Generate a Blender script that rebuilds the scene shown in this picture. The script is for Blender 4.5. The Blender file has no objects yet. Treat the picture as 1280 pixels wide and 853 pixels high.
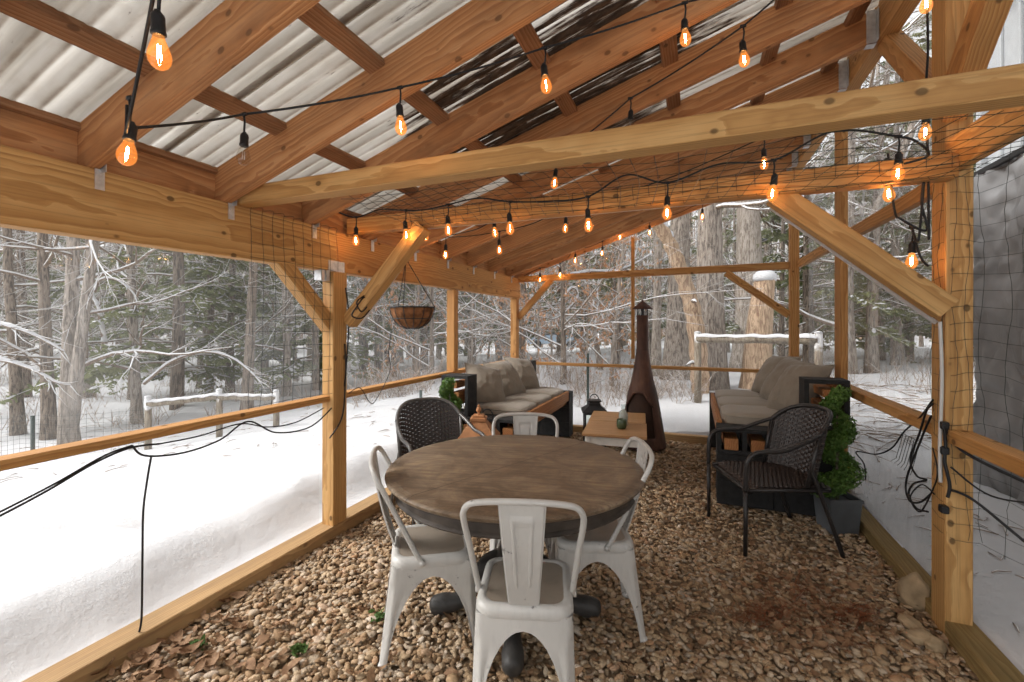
import bpy, bmesh, math, random
import numpy as np
from mathutils import Vector, Matrix, noise as mnoise
sc = bpy.context.scene
C = sc.collection
PI = math.pi
random.seed(7)
# ---------------------------------------------------------------- camera model (used for laying out at real distances)
F, VX, HY, H = 569.0, 868.0, 405.0, 1.45
YAW = math.atan((VX - 640) / F)
S_, C_ = math.sin(YAW), math.cos(YAW)
def at(px, py, D):
    L = (px - 640) / F * D
    return Vector((-D * S_ + L * C_, D * C_ + L * S_, H + (HY - py) / F * D))
def atY(px, py, Y):
    l = (px - 640) / F
    return at(px, py, Y / (C_ + l * S_))
def atX(px, py, X):
    l = (px - 640) / F
    return at(px, py, X / (-S_ + l * C_))

# ---------------------------------------------------------------- mesh builder
class MB:
    def __init__(s): s.v = []; s.f = []; s.mi = []
    def add(s, vs, fs, m=0):
        o = len(s.v); s.v.extend([tuple(p) for p in vs])
        s.f.extend([tuple(i + o for i in f) for f in fs]); s.mi.extend([m] * len(fs))
    def box(s, c, d, R=None, bev=0.0, m=0):
        hx, hy, hz = d[0] / 2, d[1] / 2, d[2] / 2
        c = Vector(c)
        if bev <= 0:
            vs = [Vector((x, y, z)) for x in (-hx, hx) for y in (-hy, hy) for z in (-hz, hz)]
            fs = [(0,1,3,2),(4,6,7,5),(0,4,5,1),(2,3,7,6),(0,2,6,4),(1,5,7,3)]
        else:
            bm = bmesh.new(); bmesh.ops.create_cube(bm, size=1)
            for v in bm.verts: v.co = Vector((v.co.x * d[0], v.co.y * d[1], v.co.z * d[2]))
            bmesh.ops.bevel(bm, geom=bm.edges[:], offset=bev, segments=2, profile=.5, affect='EDGES')
            bm.verts.index_update()
            vs = [v.co.copy() for v in bm.verts]; fs = [tuple(v.index for v in f.verts) for f in bm.faces]; bm.free()
        if R is not None: vs = [R @ v for v in vs]
        s.add([v + c for v in vs], fs, m)
    def tube(s, pts, rad, n=8, cap=True, m=0, closed=False):
        pts = [Vector(p) for p in pts]; k = len(pts)
        if not hasattr(rad, '__len__'): rad = [rad] * k
        up = None; vs = []; fs = []
        for i, p in enumerate(pts):
            if closed: t = pts[(i + 1) % k] - pts[i - 1]
            else: t = pts[min(i + 1, k - 1)] - pts[max(i - 1, 0)]
            if t.length < 1e-9: t = Vector((0, 0, 1))
            t.normalize()
            if up is None:
                up = Vector((0, 0, 1)) if abs(t.z) < .9 else Vector((1, 0, 0))
            u = up - t * up.dot(t)
            if u.length < 1e-6: u = t.orthogonal()
            u.normalize(); w = t.cross(u); up = u
            for j in range(n):
                a = 2 * PI * j / n
                vs.append(p + (u * math.cos(a) + w * math.sin(a)) * rad[i])
        for i in range(k if closed else k - 1):
            i2 = (i + 1) % k
            for j in range(n):
                fs.append((i*n+j, i*n+(j+1)%n, i2*n+(j+1)%n, i2*n+j))
        if cap and not closed:
            fs.append(tuple(range(n))[::-1]); fs.append(tuple((k-1)*n + j for j in range(n)))
        s.add(vs, fs, m)
    def lathe(s, prof, n=24, c=(0,0,0), capb=True, capt=True, m=0):
        c = Vector(c); vs = []; fs = []; k = len(prof)
        for r, z in prof:
            for j in range(n):
                a = 2 * PI * j / n; vs.append(c + Vector((r*math.cos(a), r*math.sin(a), z)))
        for i in range(k - 1):
            for j in range(n): fs.append((i*n+j, i*n+(j+1)%n, (i+1)*n+(j+1)%n, (i+1)*n+j))
        if capb: fs.append(tuple(range(n))[::-1])
        if capt: fs.append(tuple((k-1)*n+j for j in range(n)))
        s.add(vs, fs, m)
    def grid(s, fn, nu, nv, m=0, closeu=False):
        vs = [fn(i / (nu - (0 if closeu else 1)), j / (nv - 1)) for j in range(nv) for i in range(nu)]
        fs = []
        for j in range(nv - 1):
            for i in range(nu if closeu else nu - 1):
                fs.append((j*nu+i, j*nu+(i+1)%nu, (j+1)*nu+(i+1)%nu, (j+1)*nu+i))
        s.add(vs, fs, m)
    def build(s, name, mat, parent=None, smooth=False, loc=None, rot=None, solid=0, sub=0, split=False):
        me = bpy.data.meshes.new(name); me.from_pydata(s.v, [], s.f); me.update()
        mats = mat if isinstance(mat, (list, tuple)) else [mat]
        for q in mats: me.materials.append(q)
        if len(mats) > 1: me.polygons.foreach_set('material_index', s.mi)
        if smooth: me.polygons.foreach_set('use_smooth', [True] * len(me.polygons))
        o = bpy.data.objects.new(name, me); C.objects.link(o)
        if parent: o.parent = parent
        if loc is not None: o.location = loc
        if rot is not None: o.rotation_euler = rot
        if solid:
            q = o.modifiers.new('Solidify', 'SOLIDIFY'); q.thickness = solid; q.offset = 0
        if solid and split:
            q = o.modifiers.new('EdgeSplit', 'EDGE_SPLIT'); q.split_angle = math.radians(50)
        if sub:
            q = o.modifiers.new('Subdivision', 'SUBSURF'); q.levels = sub; q.render_levels = sub
        return o
def smooth_by_angle(o, deg=35):
    me = o.data
    me.polygons.foreach_set('use_smooth', [True] * len(me.polygons))
    me.set_sharp_from_angle(angle=math.radians(deg))
def tag(o, label=None, cat=None, group=None, kind=None):
    if label: o['label'] = label
    if cat: o['category'] = cat
    if group: o['group'] = group
    if kind: o['kind'] = kind
    return o
def thing(name, label, cat, loc=(0,0,0), rz=0, group=None):
    o = bpy.data.objects.new(name, None); C.objects.link(o)
    o.empty_display_size = .1; o.location = loc; o.rotation_euler = (0, 0, rz)
    return tag(o, label, cat, group)
def kids(o): return [c for c in bpy.data.objects if c.parent == o]
def copy_tree(o, parent=None):
    c = o.copy(); C.objects.link(c)
    if parent: c.parent = parent
    for ch in kids(o): copy_tree(ch, c)
    return c
def catmull(P, n=8):
    P = [Vector(p) for p in P]; out = []
    for i in range(len(P) - 1):
        p0 = P[max(i-1, 0)]; p1 = P[i]; p2 = P[i+1]; p3 = P[min(i+2, len(P)-1)]
        for k in range(n):
            t = k / n
            out.append(.5*((2*p1)+(p2-p0)*t+(2*p0-5*p1+4*p2-p3)*t*t+(3*p1-p0-3*p2+p3)*t**3))
    out.append(P[-1]); return out

# ---------------------------------------------------------------- materials
class NT:
    def __init__(s, name):
        s.m = bpy.data.materials.new(name); s.m.use_nodes = True
        s.t = s.m.node_tree; s.t.nodes.clear()
        s.out = s.t.nodes.new('ShaderNodeOutputMaterial')
    def n(s, typ, **kw):
        x = s.t.nodes.new('ShaderNode' + typ)
        for k, v in kw.items():
            if k.startswith('i_'):
                key = k[2:].replace('_', ' ')
                x.inputs[key].default_value = v
            else: setattr(x, k, v)
        return x
    def l(s, a, b): s.t.links.new(a, b)
    def ramp(s, fac, stops, interp='LINEAR'):
        r = s.n('ValToRGB'); r.color_ramp.interpolation = interp
        e = r.color_ramp.elements
        while len(e) < len(stops): e.new(.5)
        for q, (p, c) in zip(e, stops):
            q.position = p; q.color = (c[0], c[1], c[2], 1) if hasattr(c, '__len__') else (c, c, c, 1)
        s.l(fac, r.inputs['Fac']); return r.outputs['Color']
    def mix(s, fac, a, b, blend='MIX'):
        x = s.n('Mix', data_type='RGBA', blend_type=blend)
        for sock, val in ((x.inputs[0], fac), (x.inputs[6], a), (x.inputs[7], b)):
            if hasattr(val, 'is_output'): s.l(val, sock)
            elif hasattr(val, '__len__'): sock.default_value = (val[0], val[1], val[2], 1)
            else: sock.default_value = val
        return x.outputs[2]
    def math(s, op, a, b=0.0, clamp=False):
        x = s.n('Math', operation=op, use_clamp=clamp)
        for sock, val in ((x.inputs[0], a), (x.inputs[1], b)):
            if hasattr(val, 'is_output'): s.l(val, sock)
            else: sock.default_value = val
        return x.outputs[0]
    def coords(s, scale=(1,1,1), rnd=True, src='Object', rot=(0,0,0)):
        tc = s.n('TexCoord'); v = tc.outputs[src]
        if rnd:
            oi = s.n('ObjectInfo'); mu = s.math('MULTIPLY', oi.outputs['Random'], 37.0)
            cb = s.n('CombineXYZ'); s.l(mu, cb.inputs[0])
            ad = s.n('VectorMath', operation='ADD'); s.l(v, ad.inputs[0]); s.l(cb.outputs[0], ad.inputs[1]); v = ad.outputs[0]
        mp = s.n('Mapping'); mp.inputs['Scale'].default_value = scale; mp.inputs['Rotation'].default_value = rot
        s.l(v, mp.inputs['Vector']); return mp.outputs[0]
    def noise(s, vec, scale, detail=4, rough=.55, dist=0):
        x = s.n('TexNoise'); x.inputs['Scale'].default_value = scale; x.inputs['Detail'].default_value = detail
        x.inputs['Roughness'].default_value = rough; x.inputs['Distortion'].default_value = dist
        s.l(vec, x.inputs['Vector']); return x.outputs['Fac']
    def bump(s, h, strength=.3, dist=.01):
        b = s.n('Bump'); b.inputs['Strength'].default_value = strength; b.inputs['Distance'].default_value = dist
        s.l(h, b.inputs['Height']); return b.outputs['Normal']
    def bsdf(s, col, rough=.6, spec=.4, metal=0, normal=None, **kw):
        p = s.n('BsdfPrincipled')
        for key, val in (('Base Color', col), ('Roughness', rough), ('Specular IOR Level', spec), ('Metallic', metal)):
            if hasattr(val, 'is_output'): s.l(val, p.inputs[key])
            elif hasattr(val, '__len__'): p.inputs[key].default_value = (val[0], val[1], val[2], 1)
            else: p.inputs[key].default_value = val
        if normal is not None: s.l(normal, p.inputs['Normal'])
        for k, v in kw.items(): p.inputs[k.replace('_', ' ')].default_value = v
        return p
    def thin(s, base, edge):
        lw = s.n('LayerWeight'); lw.inputs[0].default_value = .5
        return s.math('ADD', s.math('MULTIPLY', s.math('POWER', lw.outputs['Facing'], 5.0), edge), base, True)
    def done(s, sh): s.l(sh.outputs[0], s.out.inputs['Surface']); return s.m

def mat_wood(name, light, mid, dark, rings=7.0, rough=.7, knots=1.0, weather=0.0, wcol=(.1,.08,.06)):
    q = NT(name)
    v = q.coords((.28, 1, 1), rot=(0, .012, .02))
    off = q.n('VectorMath', operation='ADD'); q.l(v, off.inputs[0]); off.inputs[1].default_value = (0, .06, .11)
    # knots bend the grain
    kv = q.coords((6.2, 8.5, 8.5)); vo = q.n('TexVoronoi'); vo.inputs['Scale'].default_value = 1.0; q.l(kv, vo.inputs['Vector'])
    kd = vo.outputs['Distance']
    kn = q.n('MapRange'); kn.inputs['From Min'].default_value = .0; kn.inputs['From Max'].default_value = .42
    kn.inputs['To Min'].default_value = .007 * knots; kn.inputs['To Max'].default_value = 0; q.l(kd, kn.inputs['Value'])
    nz = q.noise(q.coords((.35, 2.2, 2.2)), 2.6, 3)
    nz2 = q.math('MULTIPLY', nz, .055)
    tot = q.math('ADD', nz2, kn.outputs[0])
    cb = q.n('CombineXYZ'); q.l(tot, cb.inputs[1]); q.l(tot, cb.inputs[2])
    a2 = q.n('VectorMath', operation='ADD'); q.l(off.outputs[0], a2.inputs[0]); q.l(cb.outputs[0], a2.inputs[1])
    w = q.n('TexWave', wave_type='RINGS', rings_direction='X', wave_profile='SAW')
    w.inputs['Scale'].default_value = rings * 3.7; w.inputs['Distortion'].default_value = 1.2; w.inputs['Detail'].default_value = 2
    w.inputs['Detail Scale'].default_value = 1.5; q.l(a2.outputs[0], w.inputs['Vector'])
    fib = q.noise(q.coords((2.2, 110, 110)), 1.0, 4, .7)
    col = q.ramp(w.outputs['Fac'], [(0, light), (.55, mid), (.9, tuple(.45*m_+.55*d_ for m_, d_ in zip(mid, dark))), (1, mid)])
    big = q.noise(q.coords((.35, 5, 5)), 1.6, 5)
    col = q.mix(q.ramp(fib, [(.5, 0), (.75, .6)]), col, tuple(c * .6 for c in dark))
    col = q.mix(q.ramp(big, [(.4, 0), (.75, .4)]), col, dark)
    km = q.ramp(kd, [(.085, 1), (.125, 0)])
    col = q.mix(q.math('MULTIPLY', km, .85 * min(knots, 1)), col, tuple(c * .22 for c in mid))
    if weather:
        wn = q.noise(q.coords((.8, 4, 4)), 2.3, 6, .65)
        col = q.mix(q.ramp(wn, [(.48, 0), (.72, weather)]), col, wcol)
    hgt = q.math('ADD', q.math('MULTIPLY', w.outputs['Fac'], .4), fib)
    return q.done(q.bsdf(col, rough, .3, normal=q.bump(hgt, .25, .004)))

def mat_simple(name, col, rough=.5, spec=.4, metal=0, var=.15, nscale=8, bump=.0, bscale=60, rnd=True, **kw):
    q = NT(name); v = q.coords(rnd=rnd)
    n1 = q.noise(v, nscale, 5)
    c = q.mix(q.ramp(n1, [(.3, 0), (.7, 1)]), tuple(x * (1 - var) for x in col), tuple(min(1, x * (1 + var)) for x in col))
    nm = q.bump(q.noise(v, bscale, 3), bump, .004) if bump else None
    return q.done(q.bsdf(c, rough, spec, metal, nm, **kw))

M = {}
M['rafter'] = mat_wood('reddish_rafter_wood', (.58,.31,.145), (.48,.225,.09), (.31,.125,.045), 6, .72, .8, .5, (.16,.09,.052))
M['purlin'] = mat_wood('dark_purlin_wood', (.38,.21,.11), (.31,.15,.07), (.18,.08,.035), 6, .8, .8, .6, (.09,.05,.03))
M['pine'] = mat_wood('yellow_pine_wood', (.63,.39,.16), (.54,.305,.11), (.34,.165,.05), 5.5, .62, 1.0, .12, (.2,.11,.05))
M['pine2'] = mat_wood('honey_pine_wood', (.60,.335,.13), (.50,.25,.08), (.31,.135,.037), 6.5, .65, 1.0, .2, (.17,.09,.045))
M['sill'] = mat_wood('treated_sill_wood', (.36,.25,.11), (.28,.185,.07), (.17,.11,.04), 6, .75, .6, .5, (.10,.085,.035))
M['sillL'] = mat_wood('tan_sill_wood', (.50,.33,.16), (.42,.26,.12), (.27,.15,.07), 6, .75, .6, .35, (.16,.11,.06))
M['timber'] = mat_wood('orange_timber', (.46,.22,.09), (.38,.16,.055), (.24,.09,.03), 6, .65, .6)
M['black'] = mat_simple('black_rubber', (.012,.012,.013), .5, .4, 0, .2)
M['blackmetal'] = mat_simple('black_metal', (.02,.02,.021), .45, .5, .3, .3, 14)
M['galv'] = mat_simple('galvanised_steel', (.55,.56,.57), .45, .5, .7, .2, 30)
M['white_strip'] = mat_simple('white_plastic_strip', (.55,.54,.52), .45, .4, 0, .06)
M['wire'] = mat_simple('dark_green_wire', (.025,.035,.03), .5, .4, .2, .2)
M['pebble_bed'] = mat_simple('gravel_bed_dirt', (.22,.155,.095), .9, .2, 0, .4, 20, .6, 90)

def mat_gravel():
    q = NT('river_pebbles')
    a = q.n('Attribute', attribute_name='rnd'); f = a.outputs['Fac']
    col = q.ramp(f, [(0,(.14,.095,.058)), (.12,(.26,.16,.085)), (.3,(.38,.245,.135)), (.46,(.44,.31,.185)), (.6,(.50,.375,.24)), (.72,(.34,.27,.20)), (.82,(.57,.455,.32)), (.92,(.43,.245,.13)), (1,(.62,.53,.42))])
    v = q.coords(rnd=False); n1 = q.noise(v, 95, 4, .6)
    col = q.mix(q.ramp(n1, [(.35, .0), (.75, .4)]), col, (.15,.115,.08))
    return q.done(q.bsdf(col, .82, .25, normal=q.bump(q.noise(v, 240, 3), .25, .002)))
M['gravel'] = mat_gravel()

def mat_snow():
    q = NT('snow'); v = q.coords(rnd=False)
    n1 = q.noise(v, 1.2, 6, .6); n2 = q.noise(v, 60, 5, .7)
    col = q.ramp(n1, [(.3, (.55,.557,.57)), (.7, (.63,.634,.64))])
    h = q.math('ADD', q.math('MULTIPLY', n1, 1.0), q.math('ADD', q.math('MULTIPLY', n2, .12), q.math('MULTIPLY', q.noise(v, 9, 4, .6), .35)))
    return q.done(q.bsdf(col, .85, .15, normal=q.bump(h, .35, .08)))
M['snow'] = mat_snow()

def mat_bark(name, a, b, snow=.45, vert=True, patch=0.0):
    q = NT(name); v = q.coords((20, 20, 3.0)); n1 = q.noise(v, 1.4, 5, .65, .8)
    col = q.ramp(n1, [(.40, b), (.56, a)])
    pn = q.noise(q.coords((2, 2, .8)), 1.1, 4)
    col = q.mix(q.ramp(pn, [(.45, 0), (.7, .5)]), col, tuple(x * .55 for x in a))
    g = q.n('NewGeometry'); sx = q.n('SeparateXYZ'); q.l(g.outputs['Normal'], sx.inputs[0])
    sn = q.noise(q.coords((1,1,1)), 5, 4)
    nz = q.math('ADD', sx.outputs['Z'], q.math('MULTIPLY', q.math('SUBTRACT', sn, .5), 1.1))
    sm = q.ramp(nz, [(snow, 0), (snow + .1, 1)])
    if patch:
        pm = q.ramp(q.noise(q.coords((3, 3, 1.2)), 2.4, 5, .7), [(1 - patch, 0), (1.03 - patch, 1)])
        sm = q.math('MAXIMUM', sm, pm)
    colS = q.mix(sm, col, (.78,.785,.79))
    return q.done(q.bsdf(colS, .9, .15, normal=q.bump(n1, 1.0, .03)))
M['bark'] = mat_bark('grey_bark', (.42,.36,.305), (.13,.107,.088), .5, patch=.31)
M['bark_dark'] = mat_bark('dark_bark', (.31,.25,.20), (.095,.074,.058), .5, patch=.32)
M['bark_pale'] = mat_bark('pale_bark', (.50,.435,.37), (.2,.165,.135), .5, patch=.2)
M['bark_bare'] = mat_bark('stripped_wood_bark', (.60,.44,.30), (.27,.17,.11), .75)
M['twig'] = mat_bark('twig_bark', (.30,.225,.165), (.16,.115,.085), .0)
M['brush'] = mat_bark('brush_twig_bark', (.46,.33,.235), (.26,.18,.125), .35)

def mat_leaf(name, a, b, rough=.7, trans=.25, nscale=1.5, spec=.25):
    q = NT(name); v = q.coords(rnd=True); n1 = q.noise(v, nscale, 4); n2 = q.noise(v, 30, 2)
    f = q.math('ADD', q.math('MULTIPLY', n1, .6), q.math('MULTIPLY', n2, .4))
    col = q.ramp(f, [(.35, a), (.65, b)])
    p = q.bsdf(col, rough, spec)
    t = q.n('BsdfTranslucent'); q.l(col, t.inputs['Color'])
    mx = q.n('MixShader'); mx.inputs[0].default_value = trans
    q.l(p.outputs[0], mx.inputs[1]); q.l(t.outputs[0], mx.inputs[2])
    return q.done(mx)
M['needle'] = mat_leaf('hemlock_needles', (.13,.15,.065), (.28,.295,.14), .8, .4)
M['beech'] = mat_leaf('tan_beech_leaves', (.50,.24,.11), (.66,.38,.21), .8, .35, 3)
M['boxwood'] = mat_leaf('boxwood_leaves', (.05,.12,.02), (.15,.27,.05), .45, .2, 12, .4)
M['deadleaf'] = mat_leaf('dead_leaves', (.15,.075,.035), (.36,.225,.13), .75, .1, 9)
M['weed'] = mat_leaf('weed_leaves', (.05,.10,.02), (.11,.18,.05), .6, .2, 20)
M['needlelitter'] = mat_leaf('pine_needle_litter', (.16,.05,.018), (.28,.105,.045), .85, .1, 9)

def mat_roof():
    q = NT('corrugated_translucent_roof'); v = q.coords(rnd=False)
    tc = q.n('TexCoord'); sp = q.n('SeparateXYZ'); q.l(tc.outputs['Object'], sp.inputs[0])
    X, Y = sp.outputs[0], sp.outputs[1]
    st = q.noise(q.coords((.7, 13.2, 1), rnd=False), 1.0, 5, .6)       # streaks along the corrugation
    bl = q.noise(v, 3.2, 6, .62)
    cw = q.math('COSINE', q.math('MULTIPLY', Y, 2*PI/.076))
    tr = q.math('POWER', q.math('ADD', q.math('MULTIPLY', cw, -.5), .5), 5.0)
    trn = q.math('MULTIPLY', tr, q.ramp(q.noise(q.coords((1.5, 3, 1), rnd=False), 2.0, 6, .7), [(.35, .15), (.65, .8)]))
    base = q.ramp(st, [(.3, (.50,.48,.445)), (.5, (.66,.645,.615)), (.75, (.78,.77,.745))])
    base = q.mix(q.ramp(bl, [(.42, 0), (.75, .6)]), base, (.49,.45,.40))
    base = q.mix(trn, base, (.27,.225,.18))
    # leaf litter lying on top of the sheets, caught in the troughs
    dx = q.math('ABSOLUTE', q.math('SUBTRACT', X, -.75)); dy = q.math('ABSOLUTE', q.math('SUBTRACT', Y, 2.65))
    d = q.math('ADD', q.math('MULTIPLY', q.math('MULTIPLY', dx, dx), 1.0), q.math('MULTIPLY', q.math('MULTIPLY', dy, dy), .75))
    br = q.noise(q.coords((1.6, 26, 1), rnd=False), 1.2, 7, .75)
    d2 = q.math('ADD', d, q.math('MULTIPLY', q.math('SUBTRACT', br, .5), 3.6))
    ridge = q.math('POWER', q.math('MAXIMUM', q.math('ADD', q.math('MULTIPLY', cw, .6), .4), 0.0), 5.0)
    rn = q.ramp(q.noise(q.coords((1.1, 8, 1), rnd=False), 1.7, 5, .7), [(.42, 0), (.6, 1)])
    d2 = q.math('ADD', d2, q.math('MULTIPLY', q.math('MULTIPLY', ridge, rn), 1.6))
    dm = q.ramp(d2, [(.40, .93), (.72, 0)])
    ym = q.math('MODULO', q.math('SUBTRACT', Y, 1.125), .576)
    edge = q.ramp(ym, [(.0, 1), (.09, .75), (.17, 0)])
    en = q.ramp(q.noise(q.coords((1.6, 9, 1), rnd=False), 1.5, 6, .75), [(.52, 0), (.62, 1)])
    xm = q.ramp(q.math('ADD', X, 2.0), [(.3, 0), (.9, 1)])
    dm = q.math('MAXIMUM', dm, q.math('MULTIPLY', q.math('MULTIPLY', edge, en), q.math('MULTIPLY', xm, .85)))
    fine = q.ramp(q.noise(q.coords((9, 40, 1), rnd=False), 1.2, 5, .7), [(.66, 0), (.72, .75)])
    dm = q.math('MAXIMUM', dm, q.math('MULTIPLY', fine, .8))
    col = q.mix(dm, base, q.ramp(q.noise(q.coords((6,22,1), rnd=False), 2.0, 5, .75), [(.4, (.035,.02,.012)), (.65, (.13,.08,.05))]))
    df = q.bsdf(col, .35, .35)
    t = q.n('BsdfTranslucent'); q.l(col, t.inputs['Color'])
    mx = q.n('MixShader'); mx.inputs[0].default_value = .66
    q.l(df.outputs[0], mx.inputs[1]); q.l(t.outputs[0], mx.inputs[2])
    return q.done(mx)
M['roof'] = mat_roof()

def mat_film(name, haze, tint=(.97,.97,.97), base=.018):
    q = NT(name); v = q.coords(rnd=True)
    tr = q.n('BsdfTransparent'); tr.inputs[0].default_value = (*tint, 1)
    df = q.n('BsdfDiffuse'); df.inputs[0].default_value = (.8,.8,.8,1)
    tl = q.n('BsdfTranslucent'); tl.inputs[0].default_value = (.85,.85,.85,1)
    m0 = q.n('MixShader'); m0.inputs[0].default_value = .7; q.l(df.outputs[0], m0.inputs[1]); q.l(tl.outputs[0], m0.inputs[2])
    m1 = q.n('MixShader'); f = q.ramp(q.noise(q.coords((1.3,1.3,.5), rot=(.4,.3,0)), 2.6, 5, .65, .6), [(.38, haze * .45), (.62, haze * 1.1), (.75, haze * 2.6)])
    q.l(f, m1.inputs[0]); q.l(tr.outputs[0], m1.inputs[1]); q.l(m0.outputs[0], m1.inputs[2])
    gl = q.n('BsdfGlossy'); gl.inputs['Roughness'].default_value = .06
    q.l(q.bump(q.noise(q.coords((1.2,1.2,.5)), 3, 3), .25, .03), gl.inputs['Normal'])
    fr = q.thin(base, .35)
    m2 = q.n('MixShader'); q.l(fr, m2.inputs[0]); q.l(m1.outputs[0], m2.inputs[1]); q.l(gl.outputs[0], m2.inputs[2])
    return q.done(m2)
M['film'] = mat_film('clear_plastic_film', .075)
M['film_far'] = mat_film('clear_plastic_film_far', .07)
M['film_hazy'] = mat_film('hazy_plastic_film', .27, base=.045)

def mat_glass(name, tint=(1,1,1), ior=1.35):
    q = NT(name); tr = q.n('BsdfTransparent'); tr.inputs[0].default_value = (*tint, 1)
    gl = q.n('BsdfGlossy'); gl.inputs['Roughness'].default_value = .03
    fr = q.thin(.04, .6)
    m = q.n('MixShader'); q.l(fr, m.inputs[0]); q.l(tr.outputs[0], m.inputs[1]); q.l(gl.outputs[0], m.inputs[2])
    return q.done(m)
M['glass'] = mat_glass('clear_glass', (.95,.97,.96))
M['bottleglass'] = mat_glass('bottle_glass', (.80,.84,.83), 1.5)
M['bulb_off'] = mat_glass('clear_bulb_glass', (.9,.88,.84), 1.5)
def mat_bulb():
    q = NT('amber_lit_bulb_glass'); tr = q.n('BsdfTransparent'); tr.inputs[0].default_value = (1,.70,.40,1)
    gl = q.n('BsdfGlossy'); gl.inputs['Roughness'].default_value = .04
    em = q.n('Emission'); em.inputs[0].default_value = (1,.36,.08,1); em.inputs[1].default_value = .2
    lw = q.n('LayerWeight'); lw.inputs[0].default_value = .35
    ad = q.n('AddShader'); q.l(tr.outputs[0], ad.inputs[0]); q.l(em.outputs[0], ad.inputs[1])
    fr = q.thin(.05, .55)
    m = q.n('MixShader'); q.l(fr, m.inputs[0]); q.l(ad.outputs[0], m.inputs[1]); q.l(gl.outputs[0], m.inputs[2])
    return q.done(m)
M['bulb'] = mat_bulb()
def mat_emit(name, col, st):
    q = NT(name); em = q.n('Emission'); em.inputs[0].default_value = (*col, 1); em.inputs[1].default_value = st
    return q.done(em)
M['filament'] = mat_emit('glowing_filament', (1,.68,.40), 190)

def mat_chairpaint(name, col, rust=(.07,.066,.068), amt=.625):
    q = NT(name); v = q.coords(rnd=True); n1 = q.noise(v, 11, 7, .72); n2 = q.noise(v, 2.5, 3)
    g = q.n('NewGeometry'); pt = g.outputs['Pointiness']
    wear = q.ramp(n1, [(amt, 0), (amt + .05, .8)])
    c = q.mix(q.ramp(n2, [(.35, 0), (.7, 1)]), tuple(x * .86 for x in col), col)
    c = q.mix(q.ramp(q.noise(q.coords((1,1,.35)), 26, 4), [(.5, 0), (.8, .35)]), c, tuple(x * .6 for x in col))
    c = q.mix(wear, c, rust)
    return q.done(q.bsdf(c, .34, .5, normal=q.bump(n1, .08, .003)))
M['chair'] = mat_chairpaint('distressed_white_paint', (.56,.545,.51))
M['seat'] = mat_chairpaint('worn_beige_seat', (.34,.285,.225), (.09,.075,.06), .64)

def mat_tabletop():
    q = NT('weathered_table_top'); v = q.coords((1, 1, 1), rnd=False)
    gr = q.noise(q.coords((2.5, 55, 4), rnd=False, rot=(0,0,-.97)), 1.5, 6, .65, .4)
    bl = q.noise(v, 3.8, 8, .72, 1.6); sm = q.noise(v, 9, 5, .7)
    col = q.ramp(bl, [(.3, (.095,.067,.044)), (.44, (.185,.132,.086)), (.55, (.265,.198,.135)), (.7, (.40,.29,.175))])
    col = q.mix(q.ramp(gr, [(.38, .6), (.56, 0)]), col, (.085,.06,.042))
    col = q.mix(q.ramp(sm, [(.58, 0), (.8, .5)]), col, (.36,.28,.21))
    # two leaf seams
    tc = q.n('TexCoord'); mp = q.n('Mapping'); mp.inputs['Rotation'].default_value = (0,0,-.97); q.l(tc.outputs['Object'], mp.inputs[0])
    sp = q.n('SeparateXYZ'); q.l(mp.outputs[0], sp.inputs[0])
    ab = q.math('ABSOLUTE', sp.outputs[1])
    seam = q.ramp(ab, [(.0018, .85), (.0035, 0)])
    col = q.mix(seam, col, (.02,.014,.01))
    r = q.ramp(bl, [(.3, .38), (.7, .6)])
    p = q.bsdf(col, .5, .35, normal=q.bump(gr, .15, .003)); q.l(r, p.inputs['Roughness'])
    return q.done(p)
M['tabletop'] = mat_tabletop()
M['tableapron'] = mat_simple('dark_table_apron', (.06,.047,.037), .6, .3, 0, .45, 12, .3, 40)
M['pedestal'] = mat_simple('charcoal_pedestal_paint', (.045,.042,.039), .5, .4, 0, .4, 10, .2, 50)
M['wicker'] = mat_simple('dark_brown_wicker', (.035,.024,.020), .42, .5, 0, .35, 40)
M['wickerframe'] = mat_simple('dark_bronze_frame', (.028,.025,.024), .38, .5, .2, .2)
M['wickerframe2'] = mat_simple('grey_bronze_frame', (.11,.105,.10), .4, .5, .3, .2)
def mat_fabric(name, col):
    q = NT(name); v = q.coords(rnd=True)
    w1 = q.n('TexNoise'); w1.inputs['Scale'].default_value = 420; w1.inputs['Detail'].default_value = 2; q.l(v, w1.inputs['Vector'])
    n2 = q.noise(v, 5, 5, .6)
    c = q.mix(w1.outputs['Fac'], tuple(x * .7 for x in col), tuple(x * 1.3 for x in col))
    c = q.mix(q.ramp(n2, [(.35, 0), (.7, .35)]), c, tuple(x * .72 for x in col))
    h = q.math('ADD', q.math('MULTIPLY', w1.outputs['Fac'], .15), n2)
    return q.done(q.bsdf(c, .95, .1, normal=q.bump(h, .35, .012), Sheen_Weight=.2))
M['fabric'] = mat_fabric('taupe_cushion_fabric', (.25,.215,.172))
M['fabric_seat'] = mat_fabric('taupe_seat_fabric', (.30,.262,.212))
M['cinder'] = mat_simple('black_painted_cinder_block', (.022,.022,.022), .75, .3, 0, .35, 25, .5, 110)
def mat_rust():
    q = NT('rusted_brown_steel'); v = q.coords(rnd=True); n1 = q.noise(q.coords((6,6,2)), 1.2, 6, .65)
    c = q.ramp(n1, [(.3, (.035,.02,.016)), (.52, (.085,.042,.03)), (.72, (.15,.075,.045))])
    return q.done(q.bsdf(c, .6, .35, .25, q.bump(n1, .15, .005)))
M['rust'] = mat_rust()
M['soot'] = mat_simple('sooty_firebox', (.045,.027,.02), .9, .2)
M['coffeetop'] = mat_wood('oak_table_top', (.46,.275,.135), (.38,.205,.09), (.27,.13,.05), 9, .5, .2)
M['whitepaint'] = mat_simple('cream_white_paint', (.62,.60,.55), .5, .4, 0, .1, 12)
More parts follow.
